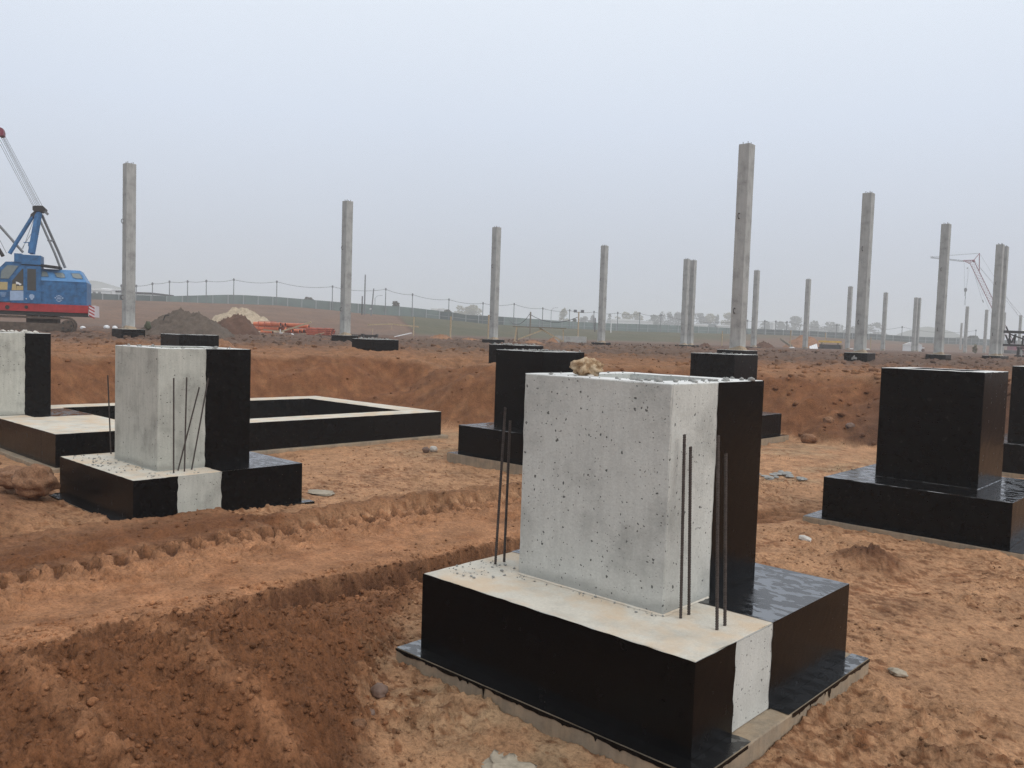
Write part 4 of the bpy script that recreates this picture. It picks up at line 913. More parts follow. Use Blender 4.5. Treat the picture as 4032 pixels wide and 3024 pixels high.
# tracks
def track(y0, name):
    q = MB(); (xe, ze) = cz(1225, 1360, y0); top = cz(900, 1255, y0)[1]; r = top/2; xa, xb = xe-4.6+r, xe-r
    root = MB(); ny = 26; loop = []
    L = xb-xa
    for k in range(ny+1): loop.append((xa+L*k/ny, 2*r, 0, 1))
    for k in range(1, 12):
        a = math.pi/2-math.pi*k/12; loop.append((xb+r*math.cos(a), r+r*math.sin(a), math.cos(a), math.sin(a)))
    for k in range(ny+1): loop.append((xb-L*k/ny, 0, 0, -1))
    for k in range(1, 12):
        a = -math.pi/2-math.pi*k/12; loop.append((xa+r*math.cos(a), r+r*math.sin(a), math.cos(a), math.sin(a)))
    mb = MB(); mb.prism([(xa, .1), (xb, .1), (xb+.12, .3), (xb, .52), (xa, .52)], y0+.08, y0+.5); tf = mb.build('track_frame', M['mudsteel'], crane)
    bl = MB(); n_ = len(loop)
    vs = [(p[0], y0, p[1]) for p in loop]+[(p[0], y0+.6, p[1]) for p in loop]+[(p[0]-p[2]*.05, y0, p[1]-p[3]*.05) for p in loop]+[(p[0]-p[2]*.05, y0+.6, p[1]-p[3]*.05) for p in loop]
    fs = []
    for i in range(n_):
        j = (i+1) % n_; fs += [(i, j, j+n_, i+n_), (i, i+2*n_, j+2*n_, j), (i+n_, j+n_, j+3*n_, i+3*n_), (i+2*n_, i+3*n_, j+3*n_, j+2*n_)]
    belt = bl.add(vs, fs).build('track_belt', M['mudsteel'], crane)
    shoe = MB(); shoe.box(-.075, .075, 0, .62, -.0, .045); shoe.box(-.02, .02, 0, .62, .045, .075); sm = shoe.mesh('track_shoe', M['mudsteel'])
    for i in range(0, n_, 1):
        p = loop[i]; ang = math.atan2(-p[2], p[3])
        link('track_shoe', sm, belt, (p[0], y0-.01, p[1]), (0, -ang, 0))
    for cx_, rr, nm in ((xb, r-.09, 'sprocket'), (xa, r-.09, 'idler')):
        mb = MB(); mb.tube((cx_, y0+.03, r), (cx_, y0+.5, r), rr, n=18); mb.tube((cx_, y0-.02, r), (cx_, y0+.03, r), .13, n=10)
        for k in range(5):
            a = k*1.2566; mb.tube((cx_+.22*math.cos(a), y0+.02, r+.22*math.sin(a)), (cx_+.22*math.cos(a), y0+.029, r+.22*math.sin(a)), .055, n=8, mi=1)
        mb.build(nm, [M['mudsteel'], M['dark']], crane)
    for k in range(5):
        mb = MB(); x0 = xa+.5+k*(L-.9)/4; mb.tube((x0, y0+.02, .17), (x0, y0+.5, .17), .14, n=12); mb.build('roller', M['mudsteel'], crane)
track(-.12, 'near'); track(WD-.5, 'far')
mb = MB(); mb.box(cz(400, 1200)[0], cz(900, 1200)[0], .55, WD-.55, .3, zskirt_b-.21); mb.build('carbody', M['mudsteel'], crane)
for x in (628, 1020):
    mb = MB(); p = cz(x, 1215); mb.box(p[0]-.03, p[0]+.03, .1, .16, p[1]-.12, p[1]+.08); mb.build('support_lug', M['steelgrey'], crane)

# ------------------------------------------------------------------ heaps
def heap(name, label, px, t, wid, hgt, mat, seed, skew=0.0, dep=None, rough=.06, peak=1.25, cat='heap', attr=False):
    o = ground(px, t); n, mth = 60, 26; mb = MB(); dep = dep or wid*.8; vs = []
    ang = np.linspace(0, 2*math.pi, n, endpoint=False)
    for j in range(mth+1):
        r = 1-j/mth
        for a in ang:
            lx, ly = math.cos(a)*r, math.sin(a)*r
            wob = 1+.14*float(perlin(np.array([math.cos(a)*1.3+seed]), np.array([math.sin(a)*1.3]), seed)[0])
            X, Y = lx*wid/2*wob+skew*(1-r)**1.2*wid, ly*dep/2*wob
            h = hgt*(1-(r*r*.35+.65*r)**peak)*(1.06-.12*r)
            vs.append((X, Y, h))
    A = np.array(vs); nz = fbm(A[:, 0]*1.1+seed, A[:, 1]*1.1, seed, 4)*hgt*.24+fbm(A[:, 0]*6+seed, A[:, 1]*6, seed+3, 4)*rough
    w1, c1 = worley(A[:, 0]*4+seed, A[:, 1]*4, seed); nz = nz+rough*2.6*np.clip(.5-w1, 0, 1)*(c1 > .4)
    A[:, 2] += nz*np.minimum(1, A[:, 2]/(.15*hgt)+.1)
    right = Vector((RH[0], RH[1], 0)); away = Vector((FH[0], FH[1], 0))
    out = []
    for x, y, z in A:
        p = right*x+away*y; base = 0.0
        out.append((p.x, p.y, z-.12))
    fs = [(j*n+i, j*n+(i+1) % n, (j+1)*n+(i+1) % n, (j+1)*n+i) for j in range(mth) for i in range(n)]
    ob = mb.add(out, fs).build(name, mat, None, True, o); tag(ob, label, cat, 'heaps of loose material'); return ob
heap('gravel_heap', 'dark grey gravel heap behind the half-painted foundation', 735, 46.0, 5.6, 1.40, M['gravel'], 3, -.03, 5, .13, 1.55)
heap('soil_heap', 'dark brown soil heap touching the right foot of the gravel heap', 925, 58.0, 3.6, 1.40, M['brownheap'], 5, .05, 3, .10, 1.6)
heap('sand_heap', 'pale sand heap behind the dark brown heap', 958, 84.0, 9.2, 2.35, M['sandheap'], 7, -.05, 7, .03, 1.15)
heap('soil_heap', 'low pale brown soil heap at the foot of the tall timber stake', 1735, 72.0, 2.9, .52, M['orangeheap'], 9, 0, 2, .05)
heap('soil_heap', 'flat soil heap just right of the tall timber stake', 1850, 72.0, 2.6, .30, M['orangeheap'], 11, 0, 2, .05)
heap('sand_heap', 'small sand heap against the left end of the pale concrete block', 2178, 77.0, 1.5, .55, M['orangeheap'], 13, 0, 1.2, .03)
heap('soil_heap', 'small red-brown soil heap under the plank trestle', 2100, 64.0, 2.2, .36, M['orangeheap'], 15, 0, 2, .05)
heap('soil_heap', 'dark soil heap right of the slim column beside the tallest one', 3008, 84.0, 2.7, .75, M['brownheap'], 17, 0, 2, .08)
heap('soil_heap', 'small dark soil heap right of the close pair of columns', 2775, 76.0, 1.5, .5, M['brownheap'], 19, 0, 1.4, .06)
heap('soil_heap', 'orange soil heap with a washed gully behind the white scrap', 3165, 128.0, 7.0, 1.9, M['orangeheap'], 21, 0, 5, .08)
heap('soil_heap', 'small orange heap right of the low black foundation top', 873, 29.0, 1.35, .42, M['orangeheap'], 23, 0, 1.2, .05)

# ------------------------------------------------------------------ orange pipes
PK = .2262*70/3286; PX0 = 972; PO = ground(1000, 70.0); PYAW = math.atan2(RH[1], RH[0])-math.radians(14)
def pipe_mesh(L, r):
    mb = MB(); n = 16; vs = []
    for x, rr in ((0, r), (L-.12, r), (L-.12, r*1.07), (L, r*1.07), (L, r*.90), (L-.5, r*.90)):
        for k in range(n):
            a = 2*math.pi*k/n; vs.append((x, rr*math.cos(a), rr*math.sin(a)))
    fs = []; 
    for s_ in range(5): fs += [(s_*n+k, s_*n+(k+1) % n, (s_+1)*n+(k+1) % n, (s_+1)*n+k) for k in range(n)]
    mi = [0]*(4*n)+[1]*n
    b = MB(); b.add(vs, fs); b.mi = mi; b.add([vs[5*n+k] for k in range(n)], [tuple(range(n))], 1); b.add([vs[k] for k in range(n)], [tuple(range(n))], 1)
    return b
def ppos(xz, yz, dy=0.0): return Vector(((xz-320)*PK, dy, max(.02, (398-yz)*PK)))
pr_root = Matrix.Translation(PO) @ Matrix.Rotation(PYAW, 4, 'Z')
def pipe_in(parent, x0, x1, yz, r, dy, mat):
    L = (x1-x0)*PK; p = ppos(x0, yz, dy); o = pipe_mesh(L, r).build('pipe', [mat, M['orange_in']], parent, True); o.location = p; return o
bun = empty('pipe_bundle', PO, PYAW, 'strapped bundle of wide orange pipes at the foot of the pale sand heap', 'pipe bundle', 'stacks of orange pipes')
for a in ((320, 832, 232, .185, .0), (345, 872, 234, .185, .42), (335, 805, 312, .18, .02), (380, 905, 312, .18, .42)): pipe_in(bun, *a, M['orange'])
for x in (430, 548, 672):
    mb = MB(); a = ppos(x, 190, -.22); mb.box(a.x-.025, a.x+.025, -.24, -.20, ppos(x, 345).z, a.z); mb.box(a.x-.025, a.x+.025, -.24, .62, a.z+.01, a.z+.05); mb.build('timber_strap', M['orange2'], bun)
bun2 = empty('pipe_bundle', PO, PYAW, 'strapped bundle of narrow red-orange pipes just left of the second column', 'pipe bundle', 'stacks of orange pipes')
k = 0
for row in range(4):
    for c in range(5):
        pipe_in(bun2, 1320-12*c, 1775+6*((row*7+c*3) % 4), 284+row*31, .071, .0+c*.16, M['orange2'])
for x in (1395, 1530, 1680):
    mb = MB(); a = ppos(x, 268, 0); mb.box(a.x-.025, a.x+.025, -.11, -.075, .06, a.z); mb.box(a.x-.025, a.x+.025, -.11, .75, a.z, a.z+.03); mb.build('timber_strap', M['orange2'], bun2)
def lone_pipe(label, x0, x1, yz, r, dy, rot=0.0):
    o = pipe_mesh((x1-x0)*PK, r).build('pipe', [M['orange'], M['orange_in']], None, True)
    o.location = pr_root @ ppos(x0, yz, dy); o.rotation_euler = (0, 0, PYAW+rot); tag(o, label, 'pipe', 'loose orange pipes beside the bundles'); return o
lone_pipe('wide orange pipe lying topmost, right of the strapped bundle', 640, 1180, 234, .185, .85)
lone_pipe('orange pipe lying lowest, in front of the strapped bundle', 515, 735, 366, .14, -.45)
lone_pipe('orange pipe under the topmost one, hidden behind the bundle', 600, 1000, 312, .18, .85)
lone_pipe('orange pipe with its dark mouth foremost, under the slanting plank', 950, 1100, 330, .165, -.3)
lone_pipe('orange pipe second in the row of dark mouths under the plank', 980, 1185, 338, .155, .1)
lone_pipe('orange pipe third in the row of dark mouths under the plank', 1000, 1225, 330, .165, .45)
lone_pipe('orange pipe fourth in the row of dark mouths under the plank', 1040, 1262, 330, .165, .82)
lone_pipe('orange pipe last in the row of dark mouths, touching the narrow bundle', 1080, 1300, 322, .165, 1.15)
lone_pipe('short orange pipe on top of the row, behind the slanting plank', 1110, 1285, 250, .15, .75)
def plank(label, a, b, w_=.14, th=.035, mat='wood', cat='plank', name='plank', group='planks and boards lying about'):
    a, b = Vector(a), Vector(b); c = (a+b)/2; mb = MB(); mb.beam(a-c, b-c, w_, th); o = mb.build(name, M[mat], None, False, c); return tag(o, label, cat, group)
plank('pale plank leaning across the orange pipes', pr_root @ ppos(905, 352, -.62), pr_root @ ppos(1432, 172, -.2), .1, .13)
plank('pale plank lying flat between bundle and lowest pipe', pr_root @ ppos(560, 330, -.5), pr_root @ ppos(895, 345, -.55), .1, .10)
plank('pale board on the earth right of the lowest pipes', pr_root @ ppos(1250, 385, -.5), pr_root @ ppos(1365, 372, -.5), .2, .05)
plank('pale board in front of the narrow pipe bundle', pr_root @ ppos(1520, 385, -.3), pr_root @ ppos(1680, 350, -.3), .2, .06)
for i_, (x, lb) in enumerate(((915, 'left white peg standing before the orange pipes'), (945, 'right white peg standing before the orange pipes'))):
    mb = MB(); mb.box(-.03, .03, -.03, .03, 0, .42 if i_ == 0 else .2); o = mb.build('marker_peg', M['offwhite'], None, False, pr_root @ Vector(((x-320)*PK, -.75, 0))); tag(o, lb, 'peg')

# ------------------------------------------------------------------ lumps and stones
def ico(sub=2):
    bm = bmesh.new(); bmesh.ops.create_icosphere(bm, subdivisions=sub, radius=1.0)
    v = np.array([tuple(x.co) for x in bm.verts]); f = [tuple(x.index for x in q.verts) for q in bm.faces]; bm.free(); return v, f
ICO = {k: ico(k) for k in (1, 2, 3, 4)}
def lump(name, label, loc, size, mat, seed, cat='stone', sub=3, rough=.25, freq=1.6, group=None, rz=0, parent=None, sink=.12):
    v, f = ICO[sub]; rnd = np.random.default_rng(seed); off = rnd.uniform(-50, 50, 3)
    n = (perlin(v[:, 0]*freq+off[0], v[:, 1]*freq+v[:, 2]*freq*.7+off[1], seed)+perlin(v[:, 2]*freq+off[2], v[:, 0]*freq-v[:, 1]*freq*.6, seed+1))
    n2 = perlin(v[:, 0]*freq*3+off[0], v[:, 1]*freq*3+v[:, 2]*freq*2.1, seed+2)+perlin(v[:, 2]*freq*3, v[:, 0]*freq*3-v[:, 1]*freq*1.8, seed+3)
    w = v*(1+rough*n+rough*.35*n2)[:, None]*np.array(size)/2
    w[:, 2] -= w[:, 2].min()+sink*size[2]
    mb = MB(); mb.add([tuple(p) for p in w], f); o = mb.build(name, mat, parent, sub >= 3, Vector(loc)); o.rotation_euler = (0, 0, rz)
    if label: tag(o, label, cat, group)
    return o
def gp(x, y, lift=0.0): return Vector((x, y, Hz(x, y)+lift))
lump('rock', 'yellow knobbly limestone rock sitting on top of the big pale pedestal', (-1.36, .745, HT-.004), (.205, .15, .135), M['limestone'], 5, 'rock', 4, .42, 2.3, rz=.84, sink=.10)
lump('limestone_chip', 'small white chip lying under the yellow rock', (-1.30, .70, HT-.004), (.05, .04, .018), M['whitestone'], 6, 'stone', 2)
lump('stone', 'round brown stone by the left corner of the foreground slab', gp(-1.97, -.53), (.12, .105, .095), M['pebble'], 8, 'stone', 4, .22)
lump('stone', 'smaller brown stone at the foot of the dark earth slope', gp(-1.72, -.80), (.075, .065, .05), M['pebble'], 9, 'stone', 3, .3)
lump('soil_lump', 'lump of brown earth low on the slope near the bottom edge', gp(-1.56, -1.0), (.09, .08, .05), M['orangeheap'], 10, 'clod', 3, .3)
lump('stone', 'pale elongated stone on the sand left of the mud clump', gp(-1.94, 5.9), (.20, .09, .075), M['whitestone'], 12, 'stone', 3, .3, rz=-.5)
lump('stone', 'dark round stone between the strip beams and the black foundation', gp(-10.62, 7.45), (.17, .15, .13), M['pebble'], 13, 'stone', 3, .2)
lump('stone', 'pale round stone touching the dark one beyond the strip beams', gp(-10.62, 7.66), (.18, .15, .14), M['whitestone'], 14, 'stone', 3, .2)
lump('stone', 'reddish stone at the corner of the black slab below the right bank', gp(-6.3, 16.1), (.38, .3, .24), M['clod'] if False else M['orangeheap'], 15, 'stone', 3, .3)
lump('stone', 'brownish stone on the orange slope, upper one near the black slab', gp(-6.3, 17.3), (.3, .25, .2), M['orangeheap'], 16, 'stone', 3, .25)
lump('stone', 'pale brown stone half-way down the orange slope', gp(-5.6, 16.9), (.22, .2, .16), M['pebble'], 17, 'stone', 3, .25)
lump('cement_lump', 'small dull cement lump by the right corner of the foreground slab', gp(.26, 2.45, -.012), (.13, .11, .045), M['cement'], 18, 'lump', 3, .4)
lump('cement_spill', 'pale grey cement spill at the bottom edge before the slab', gp(-.72, -.62, -.03), (.50, .26, .05), M['cement'], 19, 'spill', 4, .4, 2.2, rz=-.6)
lump('cement_spill', 'grey cement spill on the sand right of the half-painted foundation', gp(-8.35, 3.35, -.01), (.55, .35, .028), M['cement'], 20, 'spill', 3, .45, 2.2)
lump('soil_lump', 'big brown earth boulder against the left corner of the half-painted footing', Vector((-10.05, -.02, -.16)), (.62, .52, .42), M['orangeheap'], 21, 'clod', 4, .32, 1.7, sink=.05)
lump('soil_lump', 'flat brown earth lump behind the big boulder at left', Vector((-10.75, -.05, -.1)), (.75, .5, .30), M['orangeheap'], 22, 'clod', 4, .3, 1.7)
lump('soil_lump', 'brown earth lump at the left edge before the strip beam', Vector((-11.9, -.15, -.08)), (.6, .45, .3), M['orangeheap'], 23, 'clod', 4, .3, 1.7)
rn = random.Random(31)
for k in range(16):
    a = rn.uniform(0, 6.28); r = rn.uniform(0, 1)**.6
    x, y = -4.3+.55*r*math.cos(a)*.75-.3*r*math.sin(a), 10.35+.45*r*math.sin(a)+.3*r*math.cos(a)
    lump('concrete_chunk', 'grey broken concrete chunk in the scatter on the sand right of the pale pedestal', gp(x, y), (rn.uniform(.10, .24), rn.uniform(.08, .17), rn.uniform(.03, .07)), M['greystone'], 500+k, 'concrete chunk', 2, .25, 1.6, 'broken concrete on the sand', rn.uniform(0, 3))
def scatter(name, pts, sizes, mat, kind='stuff', cols=None, flat=.7, sub=1, seed=1):
    v, f = ICO[sub]; rnd = np.random.default_rng(seed); n = len(pts); m_ = len(v)
    V = np.repeat(v[None], n, 0)*(1+rnd.uniform(-.45, .40, (n, m_, 1)))
    V = V*np.array(sizes)[:, None, None]*np.concatenate([rnd.uniform(.75, 1.25, (n, 1, 2)), rnd.uniform(flat*.7, flat*1.2, (n, 1, 1))], 2)
    a = rnd.uniform(0, 6.28, n); ca_, sa_ = np.cos(a)[:, None], np.sin(a)[:, None]
    V = np.stack([V[:, :, 0]*ca_-V[:, :, 1]*sa_, V[:, :, 0]*sa_+V[:, :, 1]*ca_, V[:, :, 2]], 2)+np.array(pts)[:, None, :]
    F = (np.array(f)[None]+(np.arange(n)*m_)[:, None, None]).reshape(-1, 3)
    me = bpy.data.meshes.new(name); co = V.reshape(-1, 3)
    me.vertices.add(len(co)); me.vertices.foreach_set('co', co.ravel()); me.loops.add(F.size); me.loops.foreach_set('vertex_index', F.ravel().astype(np.int32))
    me.polygons.add(len(F)); me.polygons.foreach_set('loop_start', np.arange(0, F.size, 3, dtype=np.int32)); me.polygons.foreach_set('loop_total', np.full(len(F), 3, np.int32))
    if cols is not None:
        at_ = me.color_attributes.new('soil', 'FLOAT_COLOR', 'POINT'); cc = np.repeat(np.concatenate([cols, np.ones((n, 1))], 1)[:, None, :], m_, 1)
        at_.data.foreach_set('color', cc.ravel())
    me.materials.append(mat); me.update()
    o = bpy.data.objects.new(name, me); C.objects.link(o); o['kind'] = kind; return o
def clods(name, n, box, smin, smax, cond, seed, dark=1.0, power=2.5):
    rnd = np.random.default_rng(seed); X = rnd.uniform(box[0], box[1], n*3); Y = rnd.uniform(box[2], box[3], n*3)
    k = cond(X, Y)
    for (qx0, qx1, qy0, qy1) in ((-2.31, .14, -.14, 2.25), (-10.42, -7.74, .23, 2.86), (-2.5, .2, 6.9, 9.6), (-9.6, -6.9, 6.9, 9.5), (-9.6, -6.8, 13.7, 16.3), (-2.4, .2, 14, 16.6), (-18.2, -12.2, .8, 9.7)):
        k &= ~((X > qx0) & (X < qx1) & (Y > qy0) & (Y < qy1))
    X, Y = X[k][:n], Y[k][:n]
    z, col = terrain(X, Y, True); s_ = smin+(smax-smin)*rnd.uniform(0, 1, len(X))**power
    col = col*(dark*rnd.uniform(.8, 1.25, len(X)))[:, None]
    return scatter(name, np.stack([X, Y, z+s_*.15], 1), s_, M['clod'], 'stuff', col, .75, 1, seed)
im_ = lambda x, y: inside(x, y, MOUND)
clods('soil_crumbs', 15000, (-4.3, 1.2, -3.6, 3.0), .003, .026, lambda x, y: im_(x, y) | ((x > -4.2) & (x < -3.5)), 41, 1.0, 5.5)
clods('soil_crumbs', 2500, (-3.4, .3, -2.6, 1.6), .004, .02, lambda x, y: ~im_(x, y) & (seg_dist(x, y, MOUND, True) < .35), 42, 1.0, 3.5)
clods('soil_crumbs', 5000, (-4.5, 4, .5, 13), .003, .020, lambda x, y: fbm(x*.9, y*.9, 50, 4) > .02, 43, .62, 3)
clods('soil_crumbs', 4000, (-12, -4.8, -4, 13), .004, .026, lambda x, y: x < -4.9, 44, .85, 3)
clods('earth_clods', 700, (-23, -9, -3, 20), .012, .06, lambda x, y: (seg_dist(x, y, PIT, True) < 4.5) & ~inside(x, y, PIT), 45, .95, 3.5)
clods('earth_clods', 1600, (-9, 12, 15.5, 34), .025, .13, lambda x, y: ~inside(x, y, PIT), 46, .95, 3.0)
clods('earth_clods', 4200, (-52, 8, 18, 62), .03, .15, lambda x, y: np.hypot(x-CAM[0], y-CAM[1]) > 24, 47, .95, 2.6)
clods('earth_clods', 900, (-42, -24, 4, 20), .03, .14, lambda x, y: np.hypot(x-CAM[0], y-CAM[1]) > 24, 48, .95, 2.6)
# crumbled concrete on ledges and tops
def rubble(name, n, x0, x1, y0, y1, z, smin, smax, mat, seed, cond=None):
    rnd = np.random.default_rng(seed); X = rnd.uniform(x0, x1, n); Y = rnd.uniform(y0, y1, n)
    if cond is not None: k = cond(X, Y); X, Y = X[k], Y[k]
    s_ = smin+(smax-smin)*rnd.uniform(0, 1, len(X))**2.5
    return scatter(name, np.stack([X, Y, z+s_*.45], 1), s_, mat, 'stuff', None, .7, 1, seed)
rubble('concrete_rubble', 260, -1.72, -.53, .51, 1.69, HT, .004, .026, M['greystone'], 61, lambda x, y: ~((x > -1.52) & (x < -.73) & (y > .71) & (y < 1.49)) & ((x-y*.35 > -1.35) | (np.random.default_rng(3).uniform(size=x.shape) < .3)))
rubble('concrete_rubble', 200, -1.50, -.75, .73, 1.47, HT-.13, .012, .05, M['greystone'], 62, lambda x, y: x+y*.2 > -.95)
rubble('concrete_rubble', 70, -2.15, -1.75, .15, .6, .541, .003, .013, M['greystone'], 63); rubble('concrete_rubble', 40, -1.7, -.5, .42, .50, .541, .003, .010, M['greystone'], 64)
rubble('concrete_rubble', 130, -10.2, -8.5, .42, .86, .349, .003, .017, M['greystone'], 65); rubble('concrete_rubble', 60, -8.3, -7.92, .5, 1.45, .349, .003, .012, M['greystone'], 66)
rubble('concrete_rubble', 110, -9.66, -8.36, .88, 2.14, 1.931, .006, .03, M['greystone'], 67, lambda x, y: (x > -8.56) | (y < 1.09)); rubble('concrete_rubble', 60, -16.8, -15.7, .85, 2.0, HT+.02, .006, .05, M['whitestone'], 68)
rubble('concrete_rubble', 120, -8.86, -7.68, 7.62, 8.8, HT, .005, .03, M['greystone'], 69); rubble('concrete_rubble', 120, -15.9, -14.75, 14.6, 15.8, HT, .008, .05, M['greystone'], 70)
rubble('concrete_rubble', 70, -8.66, -7.5, 14.4, 15.5, HT, .005, .03, M['greystone'], 71); rubble('concrete_rubble', 90, -22.6, -21.5, 14.4, 15.6, HT, .01, .06, M['greystone'], 72)
# slurry fillets where pedestals meet their footings
def fillet(F, x0, x1, y0, y1, z, mat, seed):
    mb = MB(); n = 40; pts = []
    for (ax, ay), (bx, by), (nx, ny) in (((x0, y0), (x1, y0), (0, -1)), ((x1, y0), (x1, y1), (1, 0))):
        for k in range(n+1):
            u = k/n; w_ = .010+.028*abs(float(fbm(np.array([u*6+seed]), np.array([seed*1.3]), seed, 3)[0])); x, y = ax+(bx-ax)*u, ay+(by-ay)*u
            pts.append(((x+nx*.001, y+ny*.001, z+.010), (x+nx*w_, y+ny*w_, z+.0025)))
    vs = [p for q in pts for p in q]; fs = [(2*i, 2*i+1, 2*i+3, 2*i+2) for i in range(len(pts)-1)]
    return mb.add(vs, fs).build('slurry_fillet', mat, F)
fillet(F1, -1.73, -.523, .504, 1.05, .54, M['concrete_top'], 3); fillet(F2, -9.679+7.876, -8.34+7.876, .868-.372, 1.5-.372, .536, M['concrete2'], 5)
fillet(F3, -1.819+.034, -.562+.034, 7.805-7.154, 9.021-7.154, .541, M['bitumen_wet'], 7)

# ------------------------------------------------------------------ timber, block, scrap on the upper ground
def zlocal(px, py, t): return at(px, py, t)
tr = ground(2080, 73.0); trz = math.atan2(RH[1], RH[0])
trestle = empty('trestle', tr, trz, 'rough timber trestle with a long board top and crossed braces', 'trestle')
k_ = .2261*73/3286
def tp(xz, yz, dy=0.0): return Vector(((xz-575)*k_, dy, (893-yz)*k_))
for nm, a, b, w_, h_, mat in (('board', tp(295, 628), tp(1228, 632), .35, .07, 'wood_dark'), ('brace', tp(395, 850, -.1), tp(800, 680, -.1), .06, .11, 'wood'), ('brace', tp(760, 640, .1), tp(1180, 865, .1), .06, .13, 'wood'),
                              ('leg', tp(365, 640, -.1), tp(335, 890, -.3), .07, .12, 'wood'), ('leg', tp(365, 640, .1), tp(390, 885, .3), .05, .07, 'wood_dark'), ('leg', tp(1175, 650), tp(1185, 905), .05, .09, 'wood'), ('foot_board', tp(325, 885, -.3), tp(395, 888, .2), .12, .1, 'wood')):
    mb = MB(); mb.beam(a, b, w_, h_); mb.build(nm, M[mat], trestle)
bo = ground(2246, 77.0); mb = MB(); rough_box(-1.45, 1.45, -.4, .4, -.1, .62, .02, .3, .012, seed=500).build('concrete_block', M['column'], None, False, bo).rotation_euler = (0, 0, trz-.12)
blk = C.objects[-1] if False else [o for o in C.objects if o.name.startswith('concrete_block')][0]; tag(blk, 'long pale concrete block lying behind the plank trestle', 'concrete block')
# batter board: a long rail nailed to posts
bb = ground(1628, 92.0); brd = empty('batter_board', bb, trz, 'long timber rail nailed across a stake in front of the earth slope', 'batter board')
k2 = .2260*92/3286
def bp(xz, yz, dy=0.0): return Vector(((xz-1230)*k2, dy, (995-yz)*k2))
for nm, a, b, w_, h_ in (('rail', bp(425, 815), bp(860, 792), .05, .16), ('rail', bp(860, 792, .06), bp(1320, 822, .06), .05, .15), ('stake', bp(1230, 1000), bp(1232, 658), .12, .12), ('stake', bp(845, 880, .1), bp(845, 780, .1), .06, .06), ('stake', bp(545, 985, -1), bp(545, 880, -1), .06, .07)):
    mb = MB(); mb.beam(a, b, w_, h_); mb.build(nm, M['wood'], brd)
def stake(label, px, ytop, t, r=.05, mat='wood', name='timber_stake', cat='stake', lean=0.0):
    g = ground(px, t); top = at(px, ytop, t); mb = MB(); mb.beam((0, 0, -.2), (lean, 0, float(top[2]-g.z)), r*2, r*2); o = mb.build(name, M[mat], None, False, g); return tag(o, label, cat, 'timber stakes and posts')
stake('tall timber stake standing behind the low brown heap', 1773, 1246, 78.0, .055)
stake('timber stake standing just left of the column by the trestle', 1922, 1240, 80.0, .055)
stake('thin pale stake at right of the close pair of columns', 2842, 1303, 95.0, .045)
stake('thin pale stake left of the slim column by the white scrap', 3111, 1300, 110.0, .05)
stake('thin stake behind the yellow beam', 3248, 1310, 130.0, .06)
stake('pale stake between second tallest column and lone slim column', 3427, 1328, 120.0, .05)
plank('white plank propped up at the foot of the earth slope', at(1553, 1326, 80), at(1620, 1311, 82), .16, .05, 'offwhite')
plank('pale timber beam slanting down the bank left of the white scrap', at(3075, 1335, 118), at(3117, 1364, 112), .25, .3, 'wood_dark')
for k, (px, t, lb) in enumerate(((1400, 62, 'left flat dark form panel behind the low black foundation top'), (1455, 64, 'right flat dark form panel behind the low black foundation top'))):
    g = ground(px, t); mb = MB(); mb.box(-.6, .6, -.35, .35, -.05, .28); mb.box(-.6, -.52, -.4, .4, .28, .34); mb.box(.52, .6, -.4, .4, .28, .34); o = mb.build('formwork_box', M['dark'], None, False, g); o.rotation_euler = (0, 0, trz); tag(o, lb, 'panel')
for px, py, t, lb, s_ in ((420, 1293, 66, 'white sack lying left of the column footing', .62), (452, 1290, 67, 'white sack half hidden by the column footing', .55), (326, 1287, 60, 'white sack beside the crane track', .5)):
    g = ground(px, t); lump('sack', lb, g, (s_, s_*.7, s_*.55), M['offwhite'], 600+px, 'sack', 3, .15, 1.4, 'white sacks near the crane')
lump('rag_bundle', 'dark green bundle on the right end of the footing beside the crane', Vector((-36.1, 12.86, 2.0)), (.26, .26, .42), M['leaf_g'], 640, 'bundle', 3, .4, 2.0)
g = ground(655, 45.3); mb = MB(); a = Vector(at(643, 1262, 44.6))-g; b = Vector(at(652, 1240, 44.6))-g; c_ = Vector(at(666, 1241, 44.6))-g
mb.tube(a, b, .03, n=6); mb.tube(b, c_, .035, n=6); tag(mb.build('bent_rod', M['dark'], None, False, g), 'bent dark rod sticking out of the gravel heap', 'rod')
# white corrugated scrap, yellow beam, dark stack, shed, bush
g = ground(3200, 96.0); mb = MB(); w0 = .96; n_ = 8
ra = Vector((RH[0], RH[1], 0)); fa = Vector((FH[0], FH[1], 0)); vs = []
for i in range(n_+1):
    u = i/n_; h_ = .16+.36*u; zig = .05*(i % 2)
    vs += [ra*(-.48+.9*u)+fa*(-.5)+Vector((0, 0, .02+.02*u+zig)), ra*(-.40+.88*u)+fa*.1+Vector((0, 0, h_+.10+zig)), ra*(-.48+.9*u)+fa*(-.5)+Vector((0, 0, .045+.02*u+zig)), ra*(-.40+.88*u)+fa*.1+Vector((0, 0, h_+.125+zig))]
fs = []
for i in range(n_): b0, b1 = 4*i, 4*i+4; fs += [(b0, b1, b1+1, b0+1), (b0+2, b0+3, b1+3, b1+2), (b0, b0+2, b1+2, b1), (b0+1, b1+1, b1+3, b0+3)]
tag(mb.add(vs, fs).build('metal_sheet', M['white'], None, False, g), 'crumpled white corrugated metal sheet propped on the ground', 'metal sheet')
g = ground(3268, 120.0); kk = .2486*120/3286
pile = empty('form_stack', g, trz, 'dark stack of form panels under a yellow beam', 'stack')
mb = MB(); mb.box((720-878)*kk, (1018-878)*kk, -.8, .8, -.05, .2); mb.box((735-878)*kk, (1010-878)*kk, -.7, .7, .2, .45); mb.box((730-878)*kk, (1000-878)*kk, -.75, .75, .45, .62); mb.build('panel_stack', M['dark'], pile)
